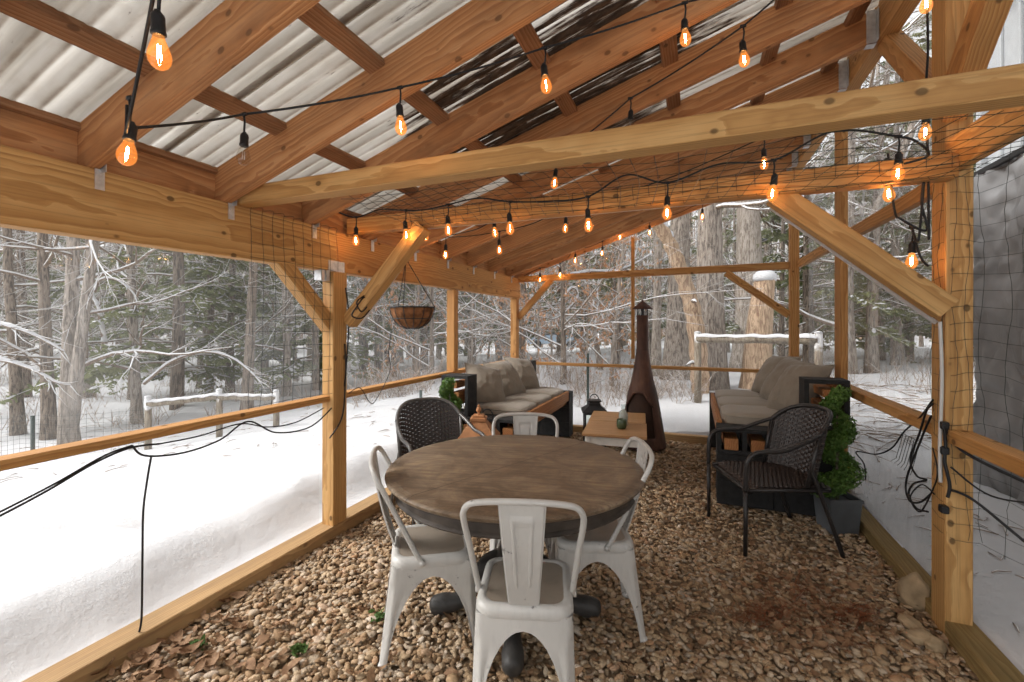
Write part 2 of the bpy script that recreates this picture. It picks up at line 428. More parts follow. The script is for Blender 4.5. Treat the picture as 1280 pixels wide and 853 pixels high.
M['ceramic'] = mat_simple('green_glazed_ceramic', (.06,.085,.04), .25, .5, 0, .3, 20)
M['planter'] = mat_simple('grey_planter', (.10,.108,.115), .6, .35, 0, .2, 6, .15, 60)
M['coco'] = mat_simple('coco_fibre_liner', (.22,.105,.05), .95, .1, 0, .5, 18, .9, 120)
M['siding'] = mat_simple('grey_metal_siding', (.40,.42,.43), .5, .4, .1, .12, 3)
M['tarp'] = mat_simple('dark_grey_sheeting', (.25,.252,.255), .5, .45, 0, .25, 3, .3, 8)
M['fencewood'] = mat_bark('weathered_fence_wood', (.34,.29,.225), (.19,.15,.11), .5)
M['rock'] = mat_simple('tan_stone', (.36,.265,.16), .8, .3, 0, .4, 9, .6, 30)
M['terracotta'] = mat_simple('orange_brown_wood', (.40,.185,.08), .6, .35, 0, .25, 10)
M['carpaint'] = mat_simple('pale_blue_car_paint', (.35,.45,.55), .3, .5, .1, .1)
M['carglass'] = mat_simple('dark_car_glass', (.03,.035,.04), .1, .6)
M['red'] = mat_simple('red_plastic', (.6,.02,.02), .4, .5)
M['greenpost'] = mat_simple('green_steel_post', (.03,.05,.045), .5, .4, .3)
M['orangecap'] = mat_simple('tan_hook', (.5,.3,.12), .5)
# ================================================================ SETTING: snow-covered ground
def sstep(a, b, x):
    t = min(1, max(0, (x - a) / (b - a))); return t * t * (3 - 2 * t)
FOOT = [(-3.35+.32*i, 2.0+.42*i+(.11 if i % 2 else -.11)) for i in range(-4, 5)] + [(-4.4+.1*i, 1.2+.5*i+(.1 if i % 2 else -.1)) for i in range(8)]
def terrain(x, y):
    z = .035 * max(-16, min(x, 6)) + .02 * min(y, 9) - .08
    if y > 9: z -= .012 * min(y - 9, 30)
    if x < -16: z += .012 * (-16 - x)
    z += .10 * mnoise.noise(Vector((x * .35, y * .35, 0))) * sstep(0, 3, max(-2.5 - x, y - 6.2, x - 1.4))
    z += .035 * mnoise.noise(Vector((x * 1.7, y * 1.7, 3)))+ .014 * mnoise.noise(Vector((x * 5, y * 5, 9)))
    if -6 < x < -2.6 and -1 < y < 6:
        for fx, fy in FOOT:
            d2 = ((x-fx)/.13)**2 + ((y-fy)/.10)**2
            if d2 < 4: z -= .085 * math.exp(-d2)
    # bank along the left wall under the eave
    if x < -2.3:
        d = -2.3 - x
        bank = (.25 * sstep(.16, .62, d) + .05 * sstep(.6, 1.3, d)) * (1 - sstep(1.4, 5.5, d)) + .10 * (1 - sstep(0, 2.5, d)) + .045 * math.exp(-((d - .15) / .06) ** 2)
        z += bank
    if x > 1.1: z += .05 * (1 - sstep(1.1, 3, x))
    if y > 6.0: z += .05
    return z
def axis(fine_a, fine_b, step, far_a, far_b, extra):
    a = list(np.arange(fine_a, fine_b, step)); v = fine_b; st = step
    while v < far_b: a.append(v); st *= 1.17; v += st
    a.append(far_b); v = fine_a; st = step
    while v > far_a: st *= 1.17; v -= st; a.append(max(v, far_a))
    a = sorted(set(round(q, 4) for q in a + extra)); out = [a[0]]
    for q in a[1:]:
        if q - out[-1] > .012: out.append(q)
    return out
xs = axis(-8, 4, .09, -140, 140, [-2.395, -2.37, 1.155, 1.18]); ys = axis(-1, 11, .11, -60, 160, [6.07, 6.095])
g = MB()
vs = []
for y in ys:
    for x in xs:
        inside = -2.38 < x < 1.165 and -30 < y < 6.08
        vs.append((x, y, -.12 if inside else terrain(x, y)))
nx = len(xs); fs = [(j*nx+i, j*nx+i+1, (j+1)*nx+i+1, (j+1)*nx+i) for j in range(len(ys)-1) for i in range(nx-1)]
g.add(vs, fs)
tag(g.build('snow_ground', M['snow'], smooth=True), kind='structure')
b = MB(); b.box((-.62, 2.5, -.06), (3.5, 7.1, .08))
tag(b.build('gravel_bed', M['pebble_bed']), kind='structure')

# gravel: individual river pebbles in one 'stuff' mesh
def ico(sub):
    bm = bmesh.new(); bmesh.ops.create_icosphere(bm, subdivisions=sub, radius=1)
    bm.verts.index_update()
    v = np.array([q.co[:] for q in bm.verts]); f = np.array([[k.index for k in q.verts] for q in bm.faces]); bm.free(); return v, f
def pebble_mesh(name, P, mat, sub, rng, smin, smax):
    bv, bf = ico(sub); n = len(P); protos = []
    for k in range(14):
        d = np.array([1 + .30 * mnoise.noise(Vector(q) * 1.0 + Vector((k * 9.1, 0, 0))) + .09 * mnoise.noise(Vector(q) * 2.6 + Vector((k * 5.1, 3, 0))) for q in bv.tolist()])
        protos.append(bv * d[:, None])
    protos = np.array(protos)
    L = rng.uniform(smin, smax, n) * np.where(rng.random(n) < .10, rng.uniform(1.2, 1.75, n), 1) * np.where(rng.random(n) < .25, rng.uniform(.45, .8, n), 1)
    sc3 = np.stack([L * 1.12, L * rng.uniform(.55, .82, n), L * rng.uniform(.30, .5, n)], 1)
    pts = protos[rng.integers(0, 14, n)] * sc3[:, None, :]
    a = rng.uniform(0, 2*PI, n); tx = rng.normal(0, .3, n)
    ct, st = np.cos(tx), np.sin(tx)
    x, y, z = pts[..., 0], pts[..., 1], pts[..., 2]
    x, z = x * ct[:, None] - z * st[:, None], x * st[:, None] + z * ct[:, None]
    ca, sa = np.cos(a)[:, None], np.sin(a)[:, None]
    pts = np.stack([x * ca - y * sa, x * sa + y * ca, z], -1) + P[:, None, :]
    nv = bv.shape[0]; V = pts.reshape(-1, 3)
    Fc = (bf[None] + (np.arange(n) * nv)[:, None, None]).reshape(-1, 3)
    me = bpy.data.meshes.new(name); me.vertices.add(len(V)); me.vertices.foreach_set('co', V.ravel().astype(np.float32))
    me.loops.add(Fc.size); me.loops.foreach_set('vertex_index', Fc.ravel().astype(np.int32))
    me.polygons.add(len(Fc)); me.polygons.foreach_set('loop_start', (np.arange(len(Fc)) * 3).astype(np.int32))
    at_ = me.attributes.new('rnd', 'FLOAT', 'POINT'); at_.data.foreach_set('value', np.repeat(rng.random(n), nv).astype(np.float32))
    me.update(); me.polygons.foreach_set('use_smooth', [True] * len(Fc)); me.materials.append(mat)
    o = bpy.data.objects.new(name, me); C.objects.link(o); return o
rng = np.random.default_rng(5)
def scatter(x0, x1, y0, y1, dens):
    n = int((x1 - x0) * (y1 - y0) * dens); return np.stack([rng.uniform(x0, x1, n), rng.uniform(y0, y1, n)], 1)
A = np.concatenate([scatter(-2.27, 1.13, .9, 3.4, 3500), scatter(-2.27, 1.13, 3.4, 5.98, 2100), scatter(-2.27, 1.13, -.9, .9, 700)])
hz = np.array([.02 * mnoise.noise(Vector((p[0] * 1.3, p[1] * 1.3, 1))) for p in A.tolist()])
Pz = np.concatenate([A, (hz + rng.uniform(-.022, .004, len(A)))[:, None]], 1)
tag(pebble_mesh('gravel_pebbles', Pz, M['gravel'], 2, rng, .0115, .0205), kind='stuff')

# ================================================================ PAVILION
pav = thing('pavilion', 'open timber pavilion with sloped corrugated roof and clear plastic walls', 'pavilion', (0, 0, 0))
def board(name, p0, p1, w, t, mat, parent=None, up=(0,0,1), ch=.004, label=None, taper_ends=None):
    """timber of width w (along up) and thickness t, grain along its local X"""
    p0, p1 = Vector(p0), Vector(p1); x = (p1 - p0); L = x.length; x.normalize()
    z = Vector(up); z = (z - x * x.dot(z)).normalized(); y = z.cross(x)
    hw, ht = w / 2, t / 2
    sec = [(-ht+ch,-hw),(ht-ch,-hw),(ht,-hw+ch),(ht,hw-ch),(ht-ch,hw),(-ht+ch,hw),(-ht,hw-ch),(-ht,-hw+ch)]
    m = MB(); n = max(2, int(L / .3)); vs = []; sd = random.random() * 50
    for i in range(n + 1):
        f = i / n
        wob = Vector((0, mnoise.noise(Vector((f * L * .9, sd, 0))), mnoise.noise(Vector((f * L * .9, sd, 7))))) * .003
        for a, c in sec: vs.append(Vector((f * L, a, c)) + wob)
    fs = []
    for i in range(n):
        for j in range(8): fs.append((i*8+j, i*8+(j+1)%8, (i+1)*8+(j+1)%8, (i+1)*8+j))
    fs.append(tuple(range(8))[::-1]); fs.append(tuple(n*8+j for j in range(8)))
    m.add(vs, fs); o = m.build(name, mat, parent or pav)
    o.matrix_local = Matrix(((x.x,y.x,z.x,p0.x),(x.y,y.y,z.y,p0.y),(x.z,y.z,z.z,p0.z),(0,0,0,1)))
    if label: o['label'] = label
    return o
SL = .324                                   # roof slope
XL, XR, YF = -2.3, 1.03, 6.0
def rz(x): return 2.092 + SL * (x - XL)     # underside of the rafters
NRM = Vector((-SL, 0, 1)).normalized(); RD = .195
RY = [-.62, -.05, .525, 1.10, 1.68, 2.255, 2.83, 3.41, 3.985, 4.56, 5.135, 5.70, 6.02]
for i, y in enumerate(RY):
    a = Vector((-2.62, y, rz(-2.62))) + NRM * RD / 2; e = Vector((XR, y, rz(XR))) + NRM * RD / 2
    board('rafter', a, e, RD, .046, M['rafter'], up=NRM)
    # joist hanger at the ledger, clip at the girder
    if y > 1:
        m = MB(); z0 = rz(XR - .04)
        for sy in (-1, 1): m.box((XR - .03, y + sy * .0255, z0 + .10), (.05, .003, .20))
        m.box((XR - .03, y, z0 - .006), (.05, .054, .003))
        for sy in (-1, 1): m.box((XR - .004, y + sy * .043, z0 + .10), (.003, .034, .19))
        m.build('joist_hanger', M['galv'], pav)
    if y > 0:
        m = MB(); m.box((XL + .0035, y + .02, 2.05), (.003, .034, .085)); m.box((XL + .012, y + .026, 2.105), (.05, .003, .05))
        for q in (-.025, 0, .02): m.tube([(XL+.004, y+.02, 2.05+q), (XL+.009, y+.02, 2.05+q)], .0045, 6)
        m.build('rafter_clip', M['galv'], pav)
# purlins just under the roof sheets
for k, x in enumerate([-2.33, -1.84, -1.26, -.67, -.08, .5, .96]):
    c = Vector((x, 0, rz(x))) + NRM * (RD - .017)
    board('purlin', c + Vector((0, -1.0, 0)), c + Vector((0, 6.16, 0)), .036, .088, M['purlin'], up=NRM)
# blocking boards between the rafters above the girder
for y0, y1 in zip(RY[:-1], RY[1:]):
    if y1 - y0 > .4:
        board('blocking_board', (XL - .075, y0 + .024, 2.18), (XL - .075, y1 - .024, 2.18), .17, .03, M['rafter'])
# roof sheets (corrugated), overlapping
def roof_sheet(y0, y1, lift):
    m = MB(); n = int((y1 - y0) / .0095); off = RD + .006 + lift
    def fn(u, v):
        x = -2.72 + v * 4.02; y = y0 + u * (y1 - y0)
        p = Vector((x, y, rz(x))) + NRM * (off + .0115 * math.cos(2 * PI * y / .076) + .004 * mnoise.noise(Vector((x * 1.3, y * 1.3, 2))))
        return p
    m.grid(fn, n, 14); return m.build('roof_sheet', M['roof'], pav, True, solid=.0016)
ye = -1.05
while ye < 6.2:
    y1 = min(ye + 1.22 + .05, 6.25); roof_sheet(ye, y1, .003 * (int(ye * 3) % 2)); ye += 1.22
# girders on the left, beam on the right
board('girder', (XL - .045, -1.0, 1.95), (XL - .045, 2.47, 1.95), .284, .09, M['pine'], label='deep yellow girder nearest the camera')
board('girder', (XL - .047, 2.475, 1.95), (XL - .047, 6.06, 1.95), .28, .09, M['pine2'], label='paler deep girder towards the far corner')
board('ledger', (XR + .046, -1.0, 3.31), (XR + .046, 6.06, 3.31), .285, .09, M['pine2'])
# posts
def post(x, y, z1, w=.1, d=.12, mat='pine', z0=-.1): return board('post', (x, y, z0), (x, y, z1), w, d, M[mat], up=(1,0,0))
post(-2.318, 2.475, 1.805, .1, .13, 'pine')
post(1.125, 2.76, 3.17, .1, .135, 'pine')
post(-2.345, 5.955, 1.805, .09, .1, 'pine2')
post(1.05, 6.0, 3.16, .09, .1, 'pine2')
post(-2.318, -.7, 1.805); post(1.125, -.7, 3.17)
board('stud', (-2.345, 4.18, .96), (-2.345, 4.18, 1.805), .085, .09, M['pine2'], up=(0,1,0))
board('stud', (1.125, 4.50, .09), (1.125, 4.50, 3.165), .055, .16, M['pine2'], up=(1,0,0))
board('stud', (-.735, YF + .02, 1.0), (-.735, YF + .02, 2.56), .042, .04, M['pine2'], up=(1,0,0))
# cross ties
board('tie_beam', (-2.30, 1.775, 2.141), (1.19, 1.775, 2.141), .092, .092, M['pine'], label='near yellow tie beam running out to the right wall')
board('tie_beam', (-2.30, 2.62, 2.147), (1.073, 2.62, 2.147), .105, .09, M['pine2'], label='tie beam wrapped in wire mesh')
board('tie_beam', (-2.3, YF, 2.075), (1.0, YF, 2.115), .085, .045, M['pine2'], label='tie beam across the far end')
# right wall girts
board('girt', (1.10, 2.69, 2.215), (1.10, .2, 2.215), .15, .05, M['pine'])
board('girt', (1.10, 2.835, 2.125), (1.10, 5.95, 2.125), .085, .045, M['pine2'])
# braces
board('brace', (-2.34, 2.03, 1.845), (-2.34, 2.46, 1.42), .095, .085, M['pine'], up=(0,1,1))
board('brace', (-2.26, 2.555, 1.46), (-1.68, 2.60, 2.10), .095, .088, M['pine'], up=(-1,0,1))
board('brace', (1.075, 2.70, 1.52), (.38, 2.655, 2.11), .105, .085, M['pine'], up=(1,0,1))
board('brace', (-2.30, 5.99, 1.53), (-1.82, 5.99, 2.05), .08, .06, M['pine2'], up=(-1,0,1))
board('brace', (1.0, 5.99, 1.55), (.35, 5.99, 2.06), .08, .06, M['pine2'], up=(1,0,1))
board('brace', (1.10, 2.80, 2.55), (1.10, 3.44, 3.19), .11, .088, M['pine2'], up=(0,-1,1))
board('brace', (1.10, 2.72, 2.42), (1.10, 1.93, 3.21), .13, .088, M['pine2'], up=(0,1,1))
# rails and sills
board('rail', (-2.345, -1, .941), (-2.345, 5.9, .941), .038, .092, M['pine2'])
board('rail', (1.12, .2, .935), (1.12, 5.95, .935), .06, .088, M['pine2'])
board('rail', (-2.3, 6.02, .90), (1.0, 6.02, .90), .038, .07, M['pine2'])
board('sill', (-2.33, -1, .036), (-2.33, 5.98, .036), .09, .135, M['sillL'], label='bare tan timber sill along the snowy left side')
board('sill', (1.135, -.2, .03), (1.135, 5.98, .03), .1, .12, M['sill'], label='green stained timber sill along the right side')
board('sill', (-2.26, 6.02, .03), (1.07, 6.02, .03), .1, .09, M['sillL'])
# metal plates at the left post
m = MB(); m.box((XL + .005, 2.47, 1.845), (.003, .15, .075))
for dy in (-.055, -.03, .03, .055):
    for dz in (-.02, .02): m.tube([(XL + .006, 2.47 + dy, 1.845 + dz), (XL + .010, 2.47 + dy, 1.845 + dz)], .005, 6)
m.build('joining_plate', M['galv'], pav)
m = MB()
for dy in (-.09, -.135): m.box((XL - .02, 2.475 + dy, 1.775), (.06, .03, .07))
m.build('joining_plate', M['galv'], pav)
# white strips edging the plastic along tie, braces and post
def strip(p0, p1, w=.02): board('edge_strip', p0, p1, w, .012, M['white_strip'], ch=.002)
strip((-1.70, 2.675, 2.105), (.36, 2.675, 2.105), .016)
strip((-1.70, 2.672, 2.07), (-2.24, 2.64, 1.44)); strip((.37, 2.72, 2.06), (1.07, 2.77, 1.455))
m = MB(); m.tube(catmull([(1.052, 2.685, 1.46), (1.058, 2.682, 1.2), (1.05, 2.68, .9), (1.052, 2.68, .72)]), .0075, 8); m.build('edge_strip', M['white_strip'], pav, True)
# plastic film in every bay
def film(name_pts, mat, nu=26, nv=18, amp=.012, seed=0):
    a, b_, c, d = [Vector(p) for p in name_pts]; nn = (b_ - a).cross(d - a).normalized(); m = MB()
    def fn(u, v):
        p = a.lerp(b_, u).lerp(d.lerp(c, u), v); e = min(1, 6 * min(u, 1 - u, v, 1 - v))
        return p + nn * amp * e * (mnoise.noise(Vector((p.x + p.y * 1.5, p.z * .8, seed))) + .5 * mnoise.noise(Vector((p.x * 3 + p.y * 4, p.z * 2, seed + 5))))
    m.grid(fn, nu, nv); return m.build('plastic_film', M[mat], pav, True)
film([(-2.392, -1, .05), (-2.392, 2.41, .05), (-2.392, 2.41, 1.81), (-2.392, -1, 1.81)], 'film', seed=1)
film([(-2.392, 2.54, .05), (-2.392, 5.90, .05), (-2.392, 5.90, 1.81), (-2.392, 2.54, 1.81)], 'film', seed=2)
film([(-2.30, 6.052, .05), (1.0, 6.052, .05), (1.0, 6.052, 2.09), (-2.30, 6.052, 2.05)], 'film_far', seed=3)
film([(-2.25, 6.054, 2.09), (1.0, 6.054, 2.12), (1.0, 6.054, 3.16), (-2.25, 6.054, 2.11)], 'film_far', seed=4)
film([(1.185, 2.83, .06), (1.185, 5.95, .06), (1.185, 5.95, 3.19), (1.185, 2.83, 3.19)], 'film_hazy', nu=60, nv=50, amp=.045, seed=6)
film([(1.187, .2, 2.28), (1.187, 2.69, 2.28), (1.187, 2.69, 3.19), (1.187, .2, 3.19)], 'film_hazy', seed=7)
# garden netting tied to the frame (three pieces, each one object)
def netting(label, paths_u, paths_v, r=.0013):
    m = MB()
    for p in paths_u + paths_v: m.tube(p, r, 4, cap=False)
    return tag(m.build('wire_netting', M['wire']), label, 'wire netting')
def jit(p, a=.006): return Vector(p) + Vector((random.uniform(-a,a), random.uniform(-a,a), random.uniform(-a,a)))
U = []; V = []
ysn = [1.80 + .073 * i for i in range(10)]
for y in ysn:
    bulge = .012
    U.append(catmull([jit((-2.38, y, 2.115), .002), (-2.292, y + .01, 2.11)] + [jit((-2.283 + bulge * random.random(), y + .012 * math.sin(z * 5), z), .003) for z in np.arange(2.06, .98, -.12)], 3))
for z in np.arange(2.06, .97, -.083):
    V.append([jit((-2.285 + .012 * random.random(), y, z + .01 * math.sin(y * 4)), .003) for y in ysn])
netting('square dark wire netting draped over the left girder beside the post', U, V)
U = []; V = []
xsn = np.arange(-1.75, 1.06, .085)
for x in xsn:
    s1 = .06 * math.sin(x * 2)
    U.append(catmull([jit((x + .10 + s1, 1.84, 2.10)), jit((x + .07, 2.1, 2.10 - .012)), jit((x + .04, 2.35, 2.095)), jit((x, 2.565, 2.088), .003), jit((x - .01, 2.568, 2.205), .003), jit((x, 2.67, 2.21), .003)], 4))
for y in (1.86, 1.95, 2.04, 2.13, 2.22, 2.31, 2.40, 2.49):
    V.append([jit((x + .05, y, 2.096 + .012 * math.sin(x * 5 + y * 3))) for x in xsn])
for z in (2.10, 2.15, 2.2): V.append([jit((x, 2.566, z), .003) for x in xsn])
netting('wire netting stretched overhead between the two cross ties', U, V)
U = []; V = []
zs = np.arange(2.12, .42, -.075)
cols = [(1.068, 2.80), (1.066, 2.72), (1.10, 2.683), (1.145, 2.683), (1.19, 2.67)] + [(1.20 + .014 * i, 2.62 - .085 * i) for i in range(1, 15)]
for k, (x, y) in enumerate(cols):
    top = 2.12 if k < 5 else 2.22
    wav = [jit((x + .010 * math.sin(z * 9 + k * 1.3), y - abs(.008 * math.sin(z * 21 + k)), z), .003) for z in np.arange(top, .44 if k > 2 else .7, -.05)]
    U.append(wav)
for z in zs: V.append([jit((x, y, z + .012 * math.sin(k * 1.1 + z * 3)), .004) for k, (x, y) in enumerate(cols)])
netting('green wire netting wrapped round the big right post', U, V, .001)

# ================================================================ STRING LIGHTS
def bulb_meshes():
    so = MB(); so.lathe([(.006,.050),(.0075,.046),(.013,.040),(.0145,.034),(.0145,.004),(.0160,.002),(.0160,-.004),(.0135,-.006)][::-1], 14)
    bu = MB(); bu.lathe([(.011,-.004),(.013,-.014),(.0185,-.028),(.0235,-.043),(.0245,-.053),(.0225,-.064),(.0165,-.074),(.008,-.080),(.001,-.0815)][::-1], 16, capt=False)
    fi = MB()
    for sx in (-1, 1): fi.tube([(sx*.0032, 0, -.026), (sx*.0040, 0, -.058)], .0012, 5)
    return so, bu, fi
SO, BU, FI = bulb_meshes()
_p = {}
def string_light(label, cord_pts, bulbs, taut=0, r=.0045):
    """cord_pts: world points of the cord; bulbs: (socket joint point, lit, tilt)"""
    root = thing('string_light', label, 'string light', cord_pts[0], 0, 'festoon strings under the roof')
    o0 = Vector(cord_pts[0])
    m = MB()
    if taut:
        pp = []
        for a, e in zip(cord_pts[:-1], cord_pts[1:]):
            for i in range(8): f = i/8; pp.append(a.lerp(e, f) - o0 - Vector((0, 0, taut*(e-a).length*4*f*(1-f))))
        m.tube(pp + [cord_pts[-1] - o0], r, 7)
    else: m.tube([p - o0 for p in catmull(cord_pts, 10)], r, 7)
    for p, lit, tilt in bulbs:
        q = p - o0; m.tube([q + Vector((0, 0, .115)), q + Vector((.004, 0, .085)), q + Vector((0, 0, .045))], .0038, 6)
        m.tube([q + Vector((-.012, .004, .118)), q + Vector((.012, -.004, .112))], .008, 6)
    m.build('cord', M['black'], root, True)
    for p, lit, tilt in bulbs:
        if 's' not in _p:
            s = SO.build('socket', M['black'], root, True); _p['s'] = s
            bu = BU.build('bulb', M['bulb'], s, True); _p['b'] = bu
            fi = FI.build('filament', M['filament'], s, True); _p['f'] = fi
            bo = bpy.data.meshes.new('clear_bulb'); _p['mo'] = None
        else:
            s = _p['s'].copy(); C.objects.link(s); s.parent = root
            bu = _p['b'].copy(); C.objects.link(bu); bu.parent = s
            fi = _p['f'].copy(); C.objects.link(fi); fi.parent = s
        if not lit:
            if _p['mo'] is None:
                _p['mo'] = (_p['b'].data.copy(), _p['f'].data.copy())
                _p['mo'][0].materials[0] = M['bulb_off']; _p['mo'][1].materials[0] = M['galv']
            bu.data, fi.data = _p['mo']; bu['label'] = 'clear unlit bulb'
        s.location = p - o0; s.rotation_euler = tilt
    return root
BO = .045                                    # bulb centre below the socket origin
def bl(px, py, D=None, Y=None, lit=True, tilt=None):
    p = at(px, py, D) if D else atY(px, py, Y)
    return (p + Vector((0, 0, BO)), lit, tilt if tilt else (random.uniform(-.12,.12), random.uniform(-.12,.12), random.uniform(0, 6)))
def top(b): return b[0] + Vector((0, 0, .115))
B = [bl(198,66,1.05), bl(162,193,1.3), bl(305,196,1.72,lit=False), bl(500,158,1.88), bl(681,107,1.93), bl(856,49,2.0)]
string_light('near string of amber bulbs zigzagging under the rafters at upper left', [at(190,-40,1.05), top(B[0])+Vector((0,0,.03)), at(158,165,1.27), top(B[1])+Vector((-.012,0,-.02)), top(B[1])+Vector((-.004,0,-.085)), top(B[2]), top(B[3]), top(B[4]), top(B[5]), at(950,-25,2.05)], B, taut=.015)
B = [bl(929,75,2.15), bl(788,158,2.6,lit=False), bl(694,229,2.95)]
string_light('string of bulbs slanting down from the ledger behind the near tie', [at(1010,-40,2.05), top(B[0]), top(B[1]), top(B[2]), at(640,215,3.1)], B, taut=.02)
Yb = 2.50
B = [bl(397,282,Y=2.42,lit=False), bl(445,301,Y=Yb), bl(507,294,Y=Yb), bl(560,288,Y=Yb), bl(637,286,Y=Yb), bl(735,282,Y=Yb), bl(834,267,Y=Yb), bl(967,242,Y=Yb), bl(1123,217,Y=2.45)]
cp = [top(B[0])]
for i in range(1, 9):
    a, e = top(B[i-1]), top(B[i]); mid = a.lerp(e, .5)
    cp += [mid + Vector((0, 0, (.03 if i in (2, 4, 6, 8) else -.012) + (.05 if i >= 6 else 0))), e]
cp += [atY(1150,180,2.45), atY(1160,195,2.5), atY(1130,205,2.52)]
string_light('looped string of amber bulbs hung along the netted tie beam', cp, B, r=.005)
B = [bl(531,296,Y=2.95), bl(618,291,Y=3.1), bl(557,319,Y=3.45), bl(624,313,Y=3.55), bl(707,286,Y=3.6), bl(955,205,Y=3.1)]
string_light('middle string of small amber bulbs behind the netted tie beam', [at(480,290,3.2), top(B[0]), top(B[1]), at(600,285,3.5), top(B[2]), atY(590,295,3.5), top(B[3]), atY(665,280,3.6), top(B[4]), atY(830,225,3.4), top(B[5])], B, r=.004)
Yd = 5.9
B = [bl(x, y, Y=Yd) for x, y in ((675,350),(700,344),(719,326),(753,317),(775,297),(812,291),(878,271))]
cp = []
for i, q in enumerate(B):
    cp.append(top(q))
    if i < 6: cp.append(top(q).lerp(top(B[i+1]), .5) + Vector((0, 0, -.03)))
cp += [atY(930,248,Yd)]
string_light('farthest string of tiny bulbs along the end rafter', [atY(655,345,Yd)] + cp, B, r=.0035)
B = [bl(1110,243,Y=2.62,tilt=(.1,-.1,0)), bl(1140,327,Y=2.68)]
string_light('short tail of bulbs dangling beside the big right post', [top(B[0])+Vector((0,0,.03)), atY(1118,262,2.62), atY(1128,275,2.6), atY(1158,288,2.62), atY(1152,255,2.62), atY(1155,225,2.62), atY(1148,300,2.62), top(B[1]), atY(1150,320,2.64), atY(1160,333,2.66)], B, r=.005)
B = [bl(1157,166,Y=2.60), bl(1158,6,Y=2.60)]
string_light('pair of bulbs on the inner face of the big right post', [atY(1161,300,2.63), atY(1160,200,2.62), top(B[0]), atY(1160,60,2.62), top(B[1]), atY(1159,-60,2.62)], B, r=.005)
#@@PART3
# ================================================================ FURNITURE
# ---- round pedestal table
TX, TY = -.83, 2.11
t = thing('round_table', 'round dark weathered wooden dining table on a carved pedestal', 'table', (TX, TY, 0), .2)
R = .625
m = MB(); m.lathe([(.001,.712),(R-.05,.712),(R-.035,.714),(R-.012,.722),(R-.002,.732),(R,.740),(R-.006,.747),(R-.016,.7495),(R-.024,.7495),(R-.030,.752),(R-.045,.7535),(.001,.7535)], 96, capb=False, capt=False)
o = m.build('tabletop', M['tabletop'], t, True); smooth_by_angle(o, 40)
m = MB(); m.lathe([(R-.075,.7115),(R-.055,.7115),(R-.052,.70),(R-.052,.668),(R-.046,.663),(R-.042,.655),(R-.048,.648),(R-.075,.646)], 96, capb=False, capt=False)
o = m.build('apron', M['tableapron'], t); smooth_by_angle(o, 40)
m = MB(); m.lathe([(.001,.14),(.085,.14),(.10,.17),(.105,.24),(.085,.29),(.095,.31),(.075,.34),(.06,.40),(.075,.46),(.105,.52),(.12,.56),(.10,.585),(.135,.60),(.16,.62),(.20,.65),(.001,.66)], 40)
o = m.build('pedestal', M['pedestal'], t); smooth_by_angle(o, 40)
for k in range(4):
    a = .15 + k*PI/2; c = .9* Vector((math.cos(a), math.sin(a), 0)); m = MB()
    pts = catmull([c*.06+Vector((0,0,.27)), c*.14+Vector((0,0,.25)), c*.22+Vector((0,0,.165)), c*.27+Vector((0,0,.085)), c*.33+Vector((0,0,.062)), c*.40+Vector((0,0,.050)), c*.47+Vector((0,0,.036))], 5)
    n = len(pts); rr = [float(np.interp(i/(n-1), [0,.3,.52,.66,.8,.92,.98,1], [.062,.045,.033,.040,.049,.046,.034,.018])) for i in range(n)]
    m.tube(pts, rr, 14)
    m.build('leg', M['pedestal'], t, True)

